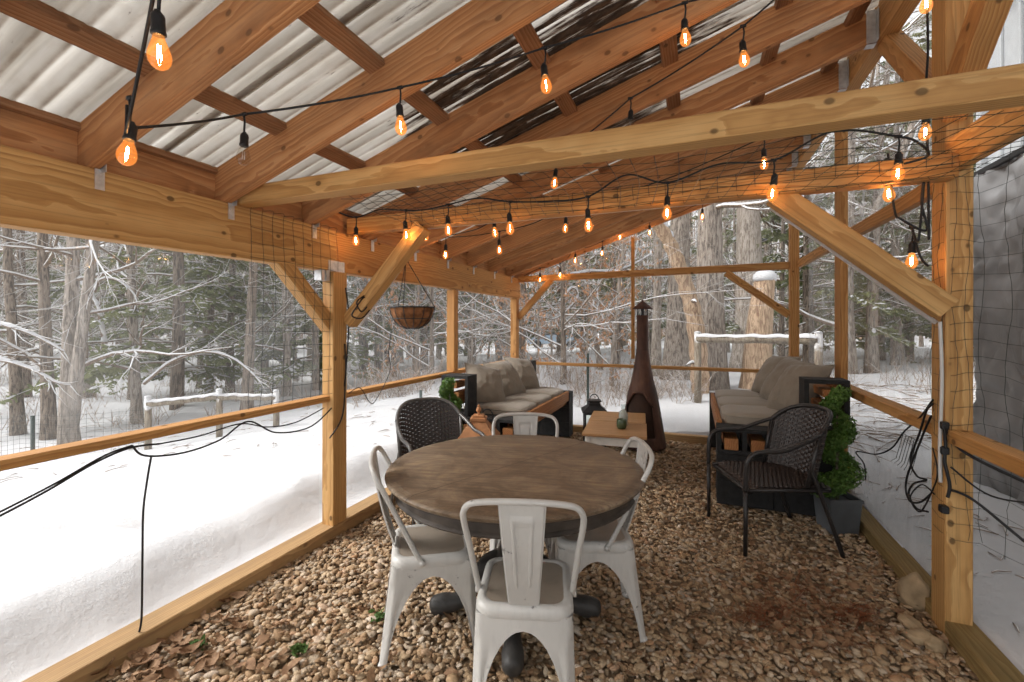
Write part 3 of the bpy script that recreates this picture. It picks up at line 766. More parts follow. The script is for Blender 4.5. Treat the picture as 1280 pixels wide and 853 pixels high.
# ---- bent-steel side chair (front = local +X)
def metal_chair(loc, rz_, label):
    t = thing('metal_chair', label, 'chair', (loc[0], loc[1], 0), rz_, 'white metal chairs round the table')
    hs, zt = .17, .405
    def rrect(h, r, n=6, sx=1.0):
        pts = []
        for (cx, cy, a0) in ((1,1,0),(-1,1,PI/2),(-1,-1,PI),(1,-1,1.5*PI)):
            for i in range(n+1):
                a = a0 + PI/2*i/n; pts.append((cx*(h-r) + r*math.cos(a), cy*(h-r) + r*math.sin(a)))
        return pts
    rings = [(.176,.06,.402),(.179,.062,.410),(.178,.062,.430),(.172,.06,.444),(.160,.056,.4495),(.150,.052,.4485),(.144,.05,.4445)]
    m = MB(); vs = []; n = 28
    for h, r, z in rings: vs += [(x, y, z) for x, y in rrect(h, r)]
    fs = [(k*n+j, k*n+(j+1)%n, (k+1)*n+(j+1)%n, (k+1)*n+j) for k in range(len(rings)-1) for j in range(n)]
    m.add(vs, fs); m.build('seat_rim', M['chair'], t, True)
    m = MB(); vs = []
    for h, r, z in [(.1445,.05,.4445),(.10,.035,.441),(.05,.02,.4395)]: vs += [(x, y, z) for x, y in rrect(h, r)]
    fs = [(k*n+j, k*n+(j+1)%n, (k+1)*n+(j+1)%n, (k+1)*n+j) for k in range(2) for j in range(n)] + [tuple(2*n+j for j in range(n))]
    m.add(vs, fs); m.build('seat', M['seat'], t, True)
    feet = {(1,1):(.205,.195),(1,-1):(.205,-.195),(-1,1):(-.225,.185),(-1,-1):(-.225,-.185)}
    for (sx, sy), (fx, fy) in feet.items():
        m = MB(); rows = [.416,.385,.372,.366,.360,.350,.335,.31,.27,.22,.16,.09,.03,.0]; vs = []
        for z in rows:
            f = 1 - z/zt
            cx = sx*.174*(1-f) + fx*f; cy = sy*.174*(1-f) + fy*f
            half = .174
            def arm(hl):
                za = .366
                if z >= za: return hl
                q = max(0, 1-(z/za)**2.4)**.52
                return max(hl - (hl-.030)*q, .024)
            w = arm(abs(cx)); wy = arm(abs(cy)); rad = min(.028, w*.8, wy*.8); row = []
            nl = 5
            for i in range(nl): row.append(Vector((cx - sx*(w - (w-rad)*i/nl), cy, z)))
            for i in range(7):
                a = PI/2*i/6
                pr = rad * (1 - .22*math.sin(2*a)*math.sin(2*a)*(1 if .05 < z < .34 else 0))
                row.append(Vector((cx - sx*rad + sx*pr*math.sin(a), cy - sy*rad + sy*pr*math.cos(a), z)))
            for i in range(1, nl+1): row.append(Vector((cx, cy - sy*(rad + (wy-rad)*i/nl), z)))
            # pressed flute down each flank
            if .03 < z < .30:
                for i in (2, 3): row[i] += Vector((0, -sy*.004, 0))
                for i in (len(row)-3, len(row)-4): row[i] += Vector((-sx*.004, 0, 0))
            vs += row; nr = len(row)
        fs = [(k*nr+j, k*nr+j+1, (k+1)*nr+j+1, (k+1)*nr+j) for k in range(len(rows)-1) for j in range(nr-1)]
        m.add(vs, fs)
        o = m.build('leg', M['chair'], t, True, solid=.004, split=True)
        q = MB(); q.lathe([(.016,0),(.017,.012),(.015,.022)], 10, (fx - sx*.012, fy - sy*.012, 0)); q.build('foot_cap', M['chair'], o, True)
    P = [(-.045,.178,.43),(-.075,.181,.48),(-.15,.195,.64),(-.205,.207,.755),(-.228,.205,.80),(-.245,.185,.832),(-.256,.145,.846),(-.262,.075,.853),(-.264,0,.855)]
    path = catmull([Vector(p) for p in P] + [Vector((p[0], -p[1], p[2])) for p in P[-2::-1]], 5)
    m = MB(); m.tube(path, .0112, 10)
    for sy in (-1, 1): m.tube([(-.045, sy*.178, .43), (-.045, sy*.192, .43)], .013, 10)
    m.build('back_hoop', M['chair'], t, True)
    m = MB()
    def fn(u, v):
        hw = .056 + .026*v; y = (u-.5)*2*hw
        x = -.168 - .093*v - .012*math.sin(PI*v) ; z = .452 + .392*v
        emb = 0
        ay = abs(y)/hw
        if .22 < v < .86:
            inner = .52 - .1*(1-v)
            if inner-.14 < ay < inner: emb = .0045
        if .82 < v < .88 and ay < .46: emb = .0045
        if ay > .93: emb = -.006
        return Vector((x - emb, y, z))
    m.grid(fn, 41, 46); m.build('splat', M['chair'], t, True, solid=.003, split=True)
    return t
metal_chair((-.612, 1.676), math.radians(107), 'white metal chair in front of the table, seen from its back')
metal_chair((-1.14, 1.835), math.radians(34), 'white metal chair at the left side of the round table')
metal_chair((-.475, 2.235), math.radians(201), 'white metal chair at the right side of the round table')
metal_chair((-.955, 2.575), math.radians(-72), 'white metal chair behind the round table, only its top showing')

# ---- woven armchairs (front = local +X)
def wicker_chair(loc, rz_, label, frame_mat):
    t = thing('wicker_armchair', label, 'armchair', (loc[0], loc[1], 0), rz_, 'dark woven armchairs')
    def back(u, v):          # u -1..1 across, v 0..1 up
        top = .45 - .13*abs(u)**3.2
        y = .262*math.sin(u*1.18)/math.sin(1.18) * (1 + .05*v)
        x = -.26 + .15*abs(u)**2.0 - .10*v + .035*v*abs(u)**2
        return Vector((x, y, .425 + top*v))
    m = MB(); nv_ = 26; nu_ = 44
    for j in range(nv_):
        v0 = j/nv_; v1 = (j+1.02)/nv_; a = []; b_ = []
        for i in range(nu_+1):
            u = -1 + 2*i/nu_; p = back(u, v0); q = back(u, v1); nn = Vector((1, -.9*u, 0)).normalized()*.0035*(1 if (i//2+j)%2 else -1)
            a.append(p+nn); b_.append(q+nn)
        m.add(a+b_, [(i, i+1, nu_+2+i, nu_+1+i) for i in range(nu_)])
    for i in range(1, 22):
        u = -1 + 2*i/22; m.tube([back(u, v) for v in np.linspace(0, 1, 8)], .0035, 5, cap=False)
    m.build('backrest', M['wicker'], t, False, solid=.0025)
    def seat(u, v):          # u across -1..1, v 0 rear..1 front
        x = -.25 + .50*v; z = .425 - .012*math.sin(PI*v)*(1-abs(u)**2) - (.05*((v-.86)/.14)**2 if v > .86 else 0)
        return Vector((x, .268*u, z))
    m = MB(); nj = 34; ni = 36
    for j in range(nj):
        v0 = j/nj; v1 = (j+.98)/nj; a = []; b_ = []
        for i in range(ni+1):
            u = -1 + 2*i/ni; nn = Vector((0,0,.003*(1 if (i//2+j)%2 else -1))); a.append(seat(u, v0)+nn); b_.append(seat(u, v1)+nn)
        m.add(a+b_, [(i, i+1, ni+2+i, ni+1+i) for i in range(ni)])
    m.box((.0, 0, .402), (.46, .50, .008))
    m.build('seat', M['wicker'], t, False, solid=.0025)
    m = MB(); m.tube(catmull([back(u, 1.0) for u in np.linspace(-1, 1, 19)], 3), .0155, 10)
    m.tube([back(-1, 0), back(-1, .5), back(-1, 1)], .0135, 8); m.tube([back(1, 0), back(1, .5), back(1, 1)], .0135, 8)
    m.tube([(.25,-.27,.39),(.25,.27,.39)], .013, 8); m.tube([(-.25,-.25,.40),(-.25,.25,.40)], .013, 8)
    for sy in (-1, 1): m.tube([(-.25, sy*.265, .405), (.26, sy*.275, .405)], .013, 8)
    m.build('back_frame', frame_mat, t, True)
    for sy in (-1, 1):
        b1 = back(sy*.97, .98)
        m = MB(); m.tube(catmull([b1, b1 + Vector((.09, sy*.018, -.035)), Vector((.05, sy*.30, .662)), Vector((.16, sy*.302, .655)), Vector((.235, sy*.30, .640)), Vector((.272, sy*.296, .595)), Vector((.282, sy*.292, .53)), Vector((.285, sy*.288, .40))], 6), .0145, 10)
        m.build('armrest', frame_mat, t, True)
        m = MB(); m.tube([(.285, sy*.288, .40), (.283, sy*.287, .2), (.285, sy*.285, .0)], [.0145,.0135,.013], 10); m.build('leg', frame_mat, t, True)
        m = MB(); m.tube(catmull([back(sy*.99, .3), Vector((-.17, sy*.272, .42)), Vector((-.23, sy*.28, .25)), Vector((-.315, sy*.285, 0))], 5), .0135, 10); m.build('leg', frame_mat, t, True)
    return t
wicker_chair((.465, 3.55), math.radians(200), 'dark brown woven armchair in front of the right bench and topiary', M['wickerframe'])
wicker_chair((-1.80, 2.98), math.radians(-38), 'dark woven armchair with greyish arms behind the table at the left wall', M['wickerframe2']).scale = (.95, .95, .95)

# ---- bench sofas of cinder blocks and timbers
def block(m, c, L, Hh, W, holes):
    """hollow block centred at c; L along X, H along Z, W along Y, holes run along Y"""
    cx, cy, cz = c; wt = .032
    m.box((cx, cy, cz + Hh/2 - wt/2), (L, W, wt), bev=.003); m.box((cx, cy, cz - Hh/2 + wt/2), (L, W, wt), bev=.003)
    for k in range(holes + 1):
        x = cx - L/2 + wt/2 + k*(L - wt)/holes
        m.box((x, cy, cz), (wt, W - .001, Hh - 2*wt))
def sofa(loc, side, length, label, dpt, zs):
    """side=+1: back at +X, sitting towards -X"""
    t = thing('block_bench', label, 'bench', (loc[0], loc[1], 0), 0, 'cinder block benches')
    t.scale = (1, 1, zs)
    def X(d): return side*(d - dpt/2)          # d=0 front edge, dpt=back
    for yc in (.095, length-.095):
        for r in range(2):
            for k in range(2):
                m = MB(); m.box((X(.2 + .4*k), yc, .02 + .10 + .2*r), (.396, .19, .198), bev=.004); m.build('cinder_block', M['cinder'], t)
        for k in range(2):
            m = MB(); block(m, (X(.2 + .4*k), yc, .525), .396, .205, .19, 2); m.build('cinder_block', M['cinder'], t)
        m = MB(); block(m, (X(dpt-.15), yc, .835), .285, .405, .19, 1); m.build('cinder_block', M['cinder'], t)
    for d in (.105, .295, .505, .69):
        board('timber', (X(d), .0, .50), (X(d), length, .50), .088, .10, M['timber'], t)
    board('timber', (X(dpt-.15), .0, .80), (X(dpt-.15), length, .80), .13, .09, M['timber'], t)
    board('timber', (X(dpt-.13), .0, .935), (X(dpt-.13), length, .935), .06, .085, M['timber'], t)
    m = MB(); m.box((X(.03), length/2, .585), (.04, length-.40, .10), bev=.004)
    board('front_rail', (X(.028), .195, .585), (X(.028), length-.195, .585), .13, .038, M['timber'], t)
    # cushions rest on the bench: things of their own
    n = 3; cw = (length - .40)/n; where = 'left' if side < 0 else 'right'
    order = ['nearest the camera', 'in the middle', 'farthest from the camera']
    def se(s, p): return math.copysign(abs(s)**p, s)
    for k in range(n):
        m = MB(); yc = .20 + cw*(k+.5); hx, hy, hz = .325, cw/2-.004, .068
        def fn(u, v):
            a = 2*PI*u; e = -PI/2 + PI*v
            x = hx*se(math.cos(a), .28)*se(math.cos(e), .3); y = hy*se(math.sin(a), .28)*se(math.cos(e), .3); z = hz*se(math.sin(e), .45)
            cr = 1 - (x/hx)**2*.5 - (y/hy)**2*.5
            z += (.018*cr if z > 0 else 0) + .006*mnoise.noise(Vector((x*6, y*6, k+side*3)))
            return Vector((x, y, z))
        m.grid(fn, 56, 28, closeu=True)
        o = m.build('seat_cushion', M['fabric_seat'], None, True, loc=(loc[0] + X(.375), loc[1] + yc, .60*zs + (.035 if side > 0 else .018)))
        ring = []
        for i in range(64):
            a = 2*PI*i/64; ring.append((hx*se(math.cos(a), .28)*1.0, hy*se(math.sin(a), .28)*1.0, .035))
        q = MB(); q.tube([(x*.992, y*.992, z+.012) for x, y, z in ring], .005, 6, closed=True); q.build('piping', M['fabric_seat'], o, True)
        tag(o, f'flat taupe seat cushion on the {where} bench, {order[k]}', 'cushion', 'taupe seat cushions')
        m = MB(); sd = k*3.3 + side
        hw, hh = (.225, .25) if side > 0 else (.212, .235)
        def pf(u, v):
            a = (u-.5)*2; b2 = (v-.5)*2
            return a, b2
        N = 30; front = []; back_ = []
        for j in range(N+1):
            for i in range(N+1):
                a = -1 + 2*i/N; b2 = -1 + 2*j/N
                pinch = 1 - .07*(1-abs(a)**2)*abs(b2)**4
                y = hw*a*(1 - .055*(1-b2*b2)*abs(a)**3); z = hh*b2*(1 - .055*(1-a*a)*abs(b2)**3)
                th = .118*((1-abs(a)**2.6)*(1-abs(b2)**2.6))**.6
                wr = (.010*mnoise.noise(Vector((a*2.2+sd, b2*2.2, sd))) + .009*mnoise.noise(Vector((a*6+sd, b2*5, sd+4)))) * min(1, th/.04)
                front.append((-side*0 - th - wr, y, z)); back_.append((th*.8 + wr*.5, y, z))
        W1 = N+1
        m.add(front, [(j*W1+i, j*W1+i+1, (j+1)*W1+i+1, (j+1)*W1+i) for j in range(N) for i in range(N)])
        m.add(back_, [(j*W1+i, (j+1)*W1+i, (j+1)*W1+i+1, j*W1+i+1) for j in range(N) for i in range(N)])
        lean = math.radians([36, 33, 35][k] if side > 0 else [40, 37, 38][k]); yaw = [.50, .34, .44][k]*side + (0 if side > 0 else PI)
        o = m.build('back_pillow', M['fabric'], None, True, loc=(loc[0] + X(dpt - .245 - .012*k), loc[1] + yc + (.02 if k == 0 else 0), .60*zs + (.30 if side > 0 else .265)), rot=([.30,-.04,.2][k] if side < 0 else [-.10,.10,-.06][k], lean, yaw))
        rim = []
        for (a0, b0, a1, b1) in ((-1,-1,1,-1),(1,-1,1,1),(1,1,-1,1),(-1,1,-1,-1)):
            for i in range(10):
                f = i/10; a = a0+(a1-a0)*f; b2 = b0+(b1-b0)*f
                rim.append((0, hw*a*(1 - .055*(1-b2*b2)*abs(a)**3), hh*b2*(1 - .055*(1-a*a)*abs(b2)**3)))
        q = MB(); q.tube(rim, .006, 6, closed=True); q.build('piping', M['fabric'], o, True)
        tag(o, f'plump taupe back pillow leaning on the {where} bench, {order[k]}', 'pillow', 'taupe back pillows')
    return t
sofa((.61, 3.97), 1, 1.98, 'black cinder block bench with orange timbers at the right wall', .89, 1.0)
sofa((-1.86, 3.80), -1, 1.98, 'black cinder block bench with orange timbers at the left wall', .80, .925)

# ---- pair of small coffee tables pushed together
def coffee_table(loc, w, d, label, rz_):
    t = thing('coffee_table', label, 'coffee table', (loc[0], loc[1], 0), rz_, 'coffee tables')
    board('tabletop', (-w/2, 0, .437), (w/2, 0, .437), d, .026, M['coffeetop'], t, up=(0,1,0))
    m = MB()
    for sy in (-1, 1): m.box((0, sy*(d/2-.045), .383), (w-.08, .02, .078))
    for sx in (-1, 1): m.box((sx*(w/2-.045), 0, .383), (.02, d-.112, .078))
    m.build('apron', M['whitepaint'], t)
    for sx in (-1, 1):
        for sy in (-1, 1):
            m = MB(); m.box((sx*(w/2-.05), sy*(d/2-.05), .385), (.052, .052, .076), bev=.003)
            m.lathe([(.014,0),(.018,.015),(.014,.035),(.021,.06),(.026,.11),(.025,.16),(.017,.20),(.014,.215),(.024,.228),(.024,.242),(.014,.255),(.018,.29),(.024,.315),(.022,.33),(.015,.342),(.022,.347)], 16, (sx*(w/2-.05), sy*(d/2-.05), 0))
            o = m.build('leg', M['whitepaint'], t); smooth_by_angle(o, 40)
    return t
coffee_table((-.70, 4.42), .57, .58, 'nearer oak topped coffee table with turned white legs', .10)
coffee_table((-.765, 4.985), .57, .52, 'farther oak topped coffee table beside the chiminea', .10)
p = atX(776, 530, -.66); cup = thing('cup', 'small dark green cup on the near coffee table', 'cup', (-.645, 4.42, .4505))
m = MB(); m.lathe([(.001,0),(.036,0),(.046,.02),(.048,.05),(.044,.085),(.041,.09),(.038,.086),(.041,.05),(.038,.02),(.001,.012)], 24); m.build('body', M['ceramic'], cup, True)
bt = thing('glass_bottle', 'clear glass bottle standing on the coffee table behind the cup', 'bottle', (-.655, 4.60, .4505))
m = MB(); m.lathe([(.001,0),(.044,0),(.047,.01),(.047,.09),(.040,.12),(.02,.15),(.018,.185),(.022,.19),(.022,.2),(.018,.2)], 24, capt=False); m.build('body', M['bottleglass'], bt, True)
m = MB(); m.lathe([(.001,.006),(.041,.006),(.043,.095),(.036,.12),(.016,.15),(.001,.152)], 20); m.build('filling', M['whitepaint'], bt, True)

# ---- chiminea
ch = thing('chiminea', 'rusty brown steel chiminea with tall neck and capped flue', 'chiminea', (-.565, 5.52, 0), math.radians(-100))
ch.scale = (.88, .88, 1)
prof = [(.30,.03),(.288,.10),(.26,.26),(.232,.41),(.208,.53),(.18,.66),(.145,.77),(.112,.92),(.092,1.03),(.078,1.12),(.077,1.14)]
m = MB(); n = 64
def gap(a, z): return abs(a) < .92 - max(0, (z-.50))*3.6 and .16 < z < .66
fine = []
for i in range(len(prof)-1):
    (r0,z0),(r1,z1) = prof[i], prof[i+1]; k = 5
    for q in range(k): fine.append((r0+(r1-r0)*q/k, z0+(z1-z0)*q/k))
fine.append(prof[-1])
vs = [Vector((r*math.cos(2*PI*j/n), r*math.sin(2*PI*j/n), z)) for r, z in fine for j in range(n)]
fs = []
for i in range(len(fine)-1):
    zc = (fine[i][1]+fine[i+1][1])/2
    for j in range(n):
        a = 2*PI*(j+.5)/n; a = a-2*PI if a > PI else a
        if not gap(a, zc): fs.append((i*n+j, i*n+(j+1)%n, (i+1)*n+(j+1)%n, (i+1)*n+j))
m.add(vs, fs); m.build('body', M['rust'], ch, True, solid=.008)
m = MB(); m.lathe([(.001,.10),(.25,.10),(.225,.3),(.18,.55),(.13,.72),(.001,.8)], 32); m.build('firebox', M['soot'], ch, True)
m = MB()
arc = []
for f in np.linspace(0, 1, 25):
    a = -.92 + 1.84*f
    z = .66 - .16*0 - max(0, abs(a)-.35)*.28
    r = np.interp(z, [q[1] for q in prof], [q[0] for q in prof]) + .006
    arc.append((r*math.cos(a), r*math.sin(a), z))
m.tube(arc, .011, 8); m.build('opening_rim', M['rust'], ch, True)
m = MB(); m.lathe([(.077,1.13),(.081,1.145),(.077,1.16),(.073,1.52),(.078,1.535),(.076,1.55)], 28, capb=False); m.build('flue', M['rust'], ch, True)
m = MB()
for k in range(4): m.box((.066*math.cos(k*PI/2+.4), .066*math.sin(k*PI/2+.4), 1.585), (.008, .02, .085), Matrix.Rotation(k*PI/2+.4, 3, 'Z'))
for k in range(20):
    a = 2*PI*k/20; m.tube([(.062*math.cos(a), .062*math.sin(a), 1.55), (.062*math.cos(a+.35), .062*math.sin(a+.35), 1.625)], .0015, 4)
m.build('spark_screen', M['blackmetal'], ch)
m = MB(); m.lathe([(.128,1.622),(.132,1.628),(.085,1.665),(.03,1.705),(.012,1.712),(.016,1.725),(.001,1.735)], 28); m.build('cap', M['rust'], ch, True)

# ---- black floor lantern
ln = thing('lantern', 'black metal glass sided lantern standing behind the coffee tables', 'lantern', (-1.10, 5.36, 0), .3)
m = MB()
for z in (.03, .36):
    for sx in (-1, 1):
        m.box((sx*.10, 0, z), (.018, .218, .02)); m.box((0, sx*.10, z), (.182, .018, .02))
for sx in (-1, 1):
    for sy in (-1, 1): m.box((sx*.10, sy*.10, .19), (.016, .016, .38))
m.box((0,0,.014), (.23,.23,.014)); m.build('frame', M['blackmetal'], ln)
m = MB(); vs = []
for h, z in ((.13,.372),(.13,.382),(.06,.44),(.06,.46)): vs += [(h,h,z),(-h,h,z),(-h,-h,z),(h,-h,z)]
fs = [(k*4+j, k*4+(j+1)%4, (k+1)*4+(j+1)%4, (k+1)*4+j) for k in range(3) for j in range(4)] + [(3,2,1,0),(12,13,14,15)]
m.add(vs, fs); m.box((0,0,.485), (.14,.14,.012)); m.box((0,0,.47),(.1,.1,.02)); m.build('roof', M['blackmetal'], ln)
m = MB(); m.tube([(.045*math.cos(a), 0, .50+.05*math.sin(a)) for a in np.linspace(0, PI, 14)], .005, 6); m.build('handle', M['blackmetal'], ln, True)
m = MB()
for sx in (-1, 1): m.box((sx*.10, 0, .195), (.003, .18, .31)); m.box((0, sx*.10, .195), (.18, .003, .31))
m.build('glass_panes', M['glass'], ln)

ln.scale = (1.12, 1.12, 1.12)
# ---- wooden pyramid lantern behind the table
wl = thing('wooden_lantern', 'orange brown wooden lantern with pyramid top and finial behind the table', 'lantern', (-1.63, 3.34, 0), .35)
m = MB(); vs = []
for h, z in ((.155,.0),(.15,.50),(.165,.505),(.165,.525),(.06,.66),(.055,.665)): vs += [(h,h,z),(-h,h,z),(-h,-h,z),(h,-h,z)]
fs = [(k*4+j, k*4+(j+1)%4, (k+1)*4+(j+1)%4, (k+1)*4+j) for k in range(5) for j in range(4)] + [(3,2,1,0),(20,21,22,23)]
m.add(vs, fs); m.build('body', M['terracotta'], wl)
m = MB(); m.box((0,0,.678),(.13,.13,.026), bev=.004); m.box((0,0,.70),(.09,.09,.02), bev=.003); m.lathe([(.012,.71),(.010,.73),(.022,.745),(.018,.765),(.008,.775),(.012,.785),(.001,.797)], 14); m.build('finial', M['terracotta'], wl)
m = MB(); m.tube([(.07+.045*math.cos(a), .0, .70+.055*math.sin(a)) for a in np.linspace(-.6, 2.6, 14)], .006, 6); m.build('handle', M['blackmetal'], wl, True)

# ---- spiral topiaries in planters
def topiary(loc, label, hs=1.0, seed=1):
    t = thing('spiral_topiary', label, 'topiary', (loc[0], loc[1], 0), .3, 'spiral topiaries')
    rr = random.Random(seed)
    m = MB(); vs = []
    for h, z in ((.088,.0),(.104,.222),(.111,.224),(.111,.243),(.098,.243),(.096,.205)): vs += [(h,h,z),(-h,h,z),(-h,-h,z),(h,-h,z)]
    fs = [(k*4+j, k*4+(j+1)%4, (k+1)*4+(j+1)%4, (k+1)*4+j) for k in range(5) for j in range(4)] + [(3,2,1,0),(20,21,22,23)]
    m.add(vs, fs); m.build('planter', M['planter'], t)
    m = MB(); m.tube([(0,0,.2),(.004,0,.6),(0,0,.93*hs)], [.012,.01,.006], 8); m.build('stem', M['bark_dark'], t, True)
    m = MB()
    for k in range(10500):
        f = rr.random()**1.1; a = f*2*PI*2.4 + 2.6
        cr = .078*(1-f*.55); rad = .096*(1-.42*f)*(1+.1*math.sin(f*40))
        c = Vector((cr*math.cos(a), cr*math.sin(a), .275 + .70*hs*f))
        d = Vector((rr.gauss(0,1), rr.gauss(0,1), rr.gauss(0,1))).normalized()
        d.z *= .85
        p = c + d*rad*(rr.random()**.28)*(1 + .12*rr.gauss(0,1)*.5)
        n1 = (d + Vector((rr.gauss(0,.6), rr.gauss(0,.6), rr.gauss(0,.6)))).normalized(); u = n1.orthogonal().normalized()
        u = (Matrix.Rotation(rr.random()*6.28, 3, n1) @ u); w = n1.cross(u); s1 = rr.uniform(.008,.013); s2 = s1*.6
        m.add([p-u*s1, p+w*s2+n1*.002, p+u*s1, p-w*s2+n1*.002], [(0,1,2,3)])
    m.build('foliage', M['boxwood'], t)
    return t
topiary((.935, 3.84), 'green spiral topiary in a grey square planter by the right wall', 1.0, 1)
topiary((-2.06, 3.62), 'green spiral topiary half hidden behind the left woven armchair', .93, 2)

# ---- hanging basket
hb = thing('hanging_basket', 'empty coco lined hanging basket with black wire frame', 'hanging basket', (-2.12, 3.12, 1.58))
m = MB(); m.lathe([(.001,-.165),(.05,-.162),(.10,-.140),(.14,-.10),(.165,-.05),(.176,0),(.166,.004),(.155,-.05),(.12,-.10),(.05,-.14),(.001,-.145)], 32, capb=False, capt=False); m.build('coco_liner', M['coco'], hb, True)
m = MB()
for k in range(14):
    a = 2*PI*k/14; m.tube([(r*math.cos(a), r*math.sin(a), z) for r, z in ((.183,.002),(.172,-.05),(.147,-.102),(.105,-.145),(.05,-.169),(.0,-.172))], .003, 5)
for r, z, q in ((.183,.002,.005),(.156,-.088,.003)): m.tube([(r*math.cos(a), r*math.sin(a), z) for a in np.linspace(0, 2*PI, 33)[:-1]], q, 6, closed=True)
m.build('wire_frame', M['blackmetal'], hb, True)
m = MB()
for k in range(3):
    a = 2*PI*k/3 + .5; m.tube([(.183*math.cos(a), .183*math.sin(a), .0), (.09*math.cos(a)-.03, .09*math.sin(a), .20), (-.06, 0, .40)], .0035, 5)
m.tube([(-.06,0,.39),(-.06,0,.43),(-.085,0,.46),(-.12,0,.455),(-.135,0,.43),(-.19,0,.43)], .004, 6)
m.build('hanger', M['blackmetal'], hb, True)

# ---- cables
def cable(label, pts, r=.004, n=8, name='cable'):
    m = MB(); m.tube(catmull(pts, n), r, 7); return tag(m.build(name, M['black'], None, True), label, 'cable')
xw = -2.285
def L_(px, py): return atX(px, py, xw)
cable('twin black cable sagging from the left rail to the picture edge', [L_(-60,675), L_(0,645), L_(60,613), L_(120,578), L_(163,560), L_(200,555)], .0045)
cable('second black cable running close above the sagging one', [L_(-60,669), L_(0,640), L_(70,604), L_(130,570), L_(165,557)], .004)
cable('long black cable looping along the left rail to the post', [L_(165,557), L_(182,570), L_(230,566), L_(275,550), L_(310,527), L_(345,541), L_(385,535), L_(410,515), L_(425,495), atX(432,470,-2.26), atX(431,430,-2.26)], .0045)
cable('thin black cable drooping beside the loop on the left rail', [L_(200,555), L_(250,545), L_(300,530), L_(335,534), L_(370,528), L_(405,510)], .0035)
cable('black cable hanging straight down to the left sill', [L_(189,571), L_(184,600), L_(179,640), L_(178,700), L_(177,770), L_(174,790)], .0045)
cable('black cable running down the left post to the rail', [atX(432,360,-2.25), atX(436,400,-2.25), atX(432,470,-2.25), atX(428,520,-2.25), atX(412,548,-2.25)], .005)
cable('thin looping wire below the hanging basket', [atX(489,415,-2.2), atX(486,440,-2.25), atX(487,465,-2.27), atX(470,500,-2.27), atX(462,503,-2.27), atX(450,485,-2.27), atX(436,492,-2.27)], .003)
cable('small bundle of black wire hooked on the left brace', [atX(455,370,-2.1), atX(446,378,-2.1), atX(452,390,-2.1), atX(460,380,-2.1), atX(455,372,-2.1), atX(445,385,-2.1), atX(440,395,-2.1), atX(452,398,-2.1), atX(462,388,-2.1)], .005, 6)
def R_(px, py, x=1.06): return atX(px, py, x)
cable('black cord hanging from the right rail in a loop', [R_(1166,505), R_(1158,514), R_(1150,540), R_(1138,575), R_(1146,595), R_(1158,600), R_(1142,605), R_(1136,618), R_(1145,635), R_(1160,640)], .005)
cable('black cord draped to the rail left of the right post', [R_(1166,500,1.07), R_(1150,522,1.08), R_(1130,540,1.09), R_(1115,560,1.09), R_(1095,568,1.09), R_(1070,565,1.09), R_(1080,580,1.09), R_(1082,600,1.09)], .0045)
pr = [(1.055, 2.66, .99), (1.065, 2.665, .90), (1.06, 2.66, .82), (1.075, 2.655, .72), (1.07, 2.66, .66)]
cable('thick black cord strapped down the right post', pr, .007)
ex = [(1.07, 2.655, .70), (1.16, 2.65, .66), (1.30, 2.52, .52), (1.50, 2.36, .36), (1.66, 2.2, .26)]
cable('black extension cord running from the right post out over the snow', ex, .006)
cable('thick black cord falling to the snow at far right', [(1.06, 2.68, 1.0), (1.12, 2.665, .88), (1.26, 2.5, .80), (1.40, 2.34, .74), (1.42, 2.32, .55), (1.43, 2.30, .3), (1.50, 2.22, .08)], .007)
cable('second loop of black cord bulging left of the right post', [R_(1164,520), R_(1152,548), R_(1133,600), R_(1136,625), R_(1150,628), R_(1163,618)], .005)
cable('thin black wire tangled below the clamps on the right post', [R_(1166,560), R_(1172,590), R_(1166,612), R_(1150,640), R_(1138,622), R_(1152,606), R_(1168,618)], .0035)
cable('black cord trailing from the post under the right rail', [(1.08,2.66,.80), (1.2,2.62,.70), (1.34,2.5,.72), (1.5,2.36,.74)], .004)
m = MB()
for i in range(7):
    a = R_(1150-3.5*i, 552-1.5*i); m.tube([a, R_(1141-3.5*i, 585-2*i), R_(1138-4*i, 594-3*i)], .0016, 4)
m.tube([R_(1152,553), R_(1126,541)], .002, 4)
tag(m.build('wire_netting', M['wire']), 'loose comb of cut wire ends beside the right post', 'wire netting')
m = MB()
for z in (.985, .87, .60): m.box((1.062, 2.675, z), (.03, .04, .035), bev=.006)
tag(m.build('cord_clamp', M['black']), 'row of black clamps holding cords to the right post', 'clamp')
pl = thing('garden_prongs', 'small red tipped tool stuck outside the right rail', 'tool', (1.36, 2.42, .62))
m = MB(); m.tube([(-.03,.03,.10),(0,0,0)], [.012,.004], 8); m.build('handle', M['black'], pl, True)
m = MB(); m.lathe([(.001,-.012),(.014,-.01),(.014,.008),(.001,.012)], 10); m.build('tip', M['red'], pl, True)

# ---- stones by the post and litter on the gravel
def rock(px, py, r, label, sq=(1,.8,.7), seed=0, z=.0):
    p = at(px, py, F*(H - z)/(py - HY)); bv, bf = ico(4); m = MB(); vs = []
    for q in bv.tolist():
        v = Vector(q); k = 1 + .28*mnoise.noise(v*1.2+Vector((seed*7,0,0))) + .08*mnoise.noise(v*3.4+Vector((seed*3,1,0)))
        vs.append(Vector((v.x*sq[0], v.y*sq[1], v.z*sq[2]))*k*r)
    m.add(vs, bf.tolist()); return tag(m.build('stone', M['rock'], None, True, loc=p, rot=(0,0,seed)), label, 'stone', 'loose stones')
rock(1143, 742, .085, 'big upright tan stone leaning beside the right post', (.7,.8,1.15), 1, .06)
rock(1140, 780, .050, 'flat reddish stone in front of the big tan stone', (1.2,.8,.45), 2, .02)
rock(1150, 797, .055, 'yellowish oval stone below the flat one', (1.1,.8,.6), 3, .02)
rock(1168, 806, .045, 'pale rounded stone at the foot of the right post', (1,.8,.7), 4, .02)
rr = random.Random(11)
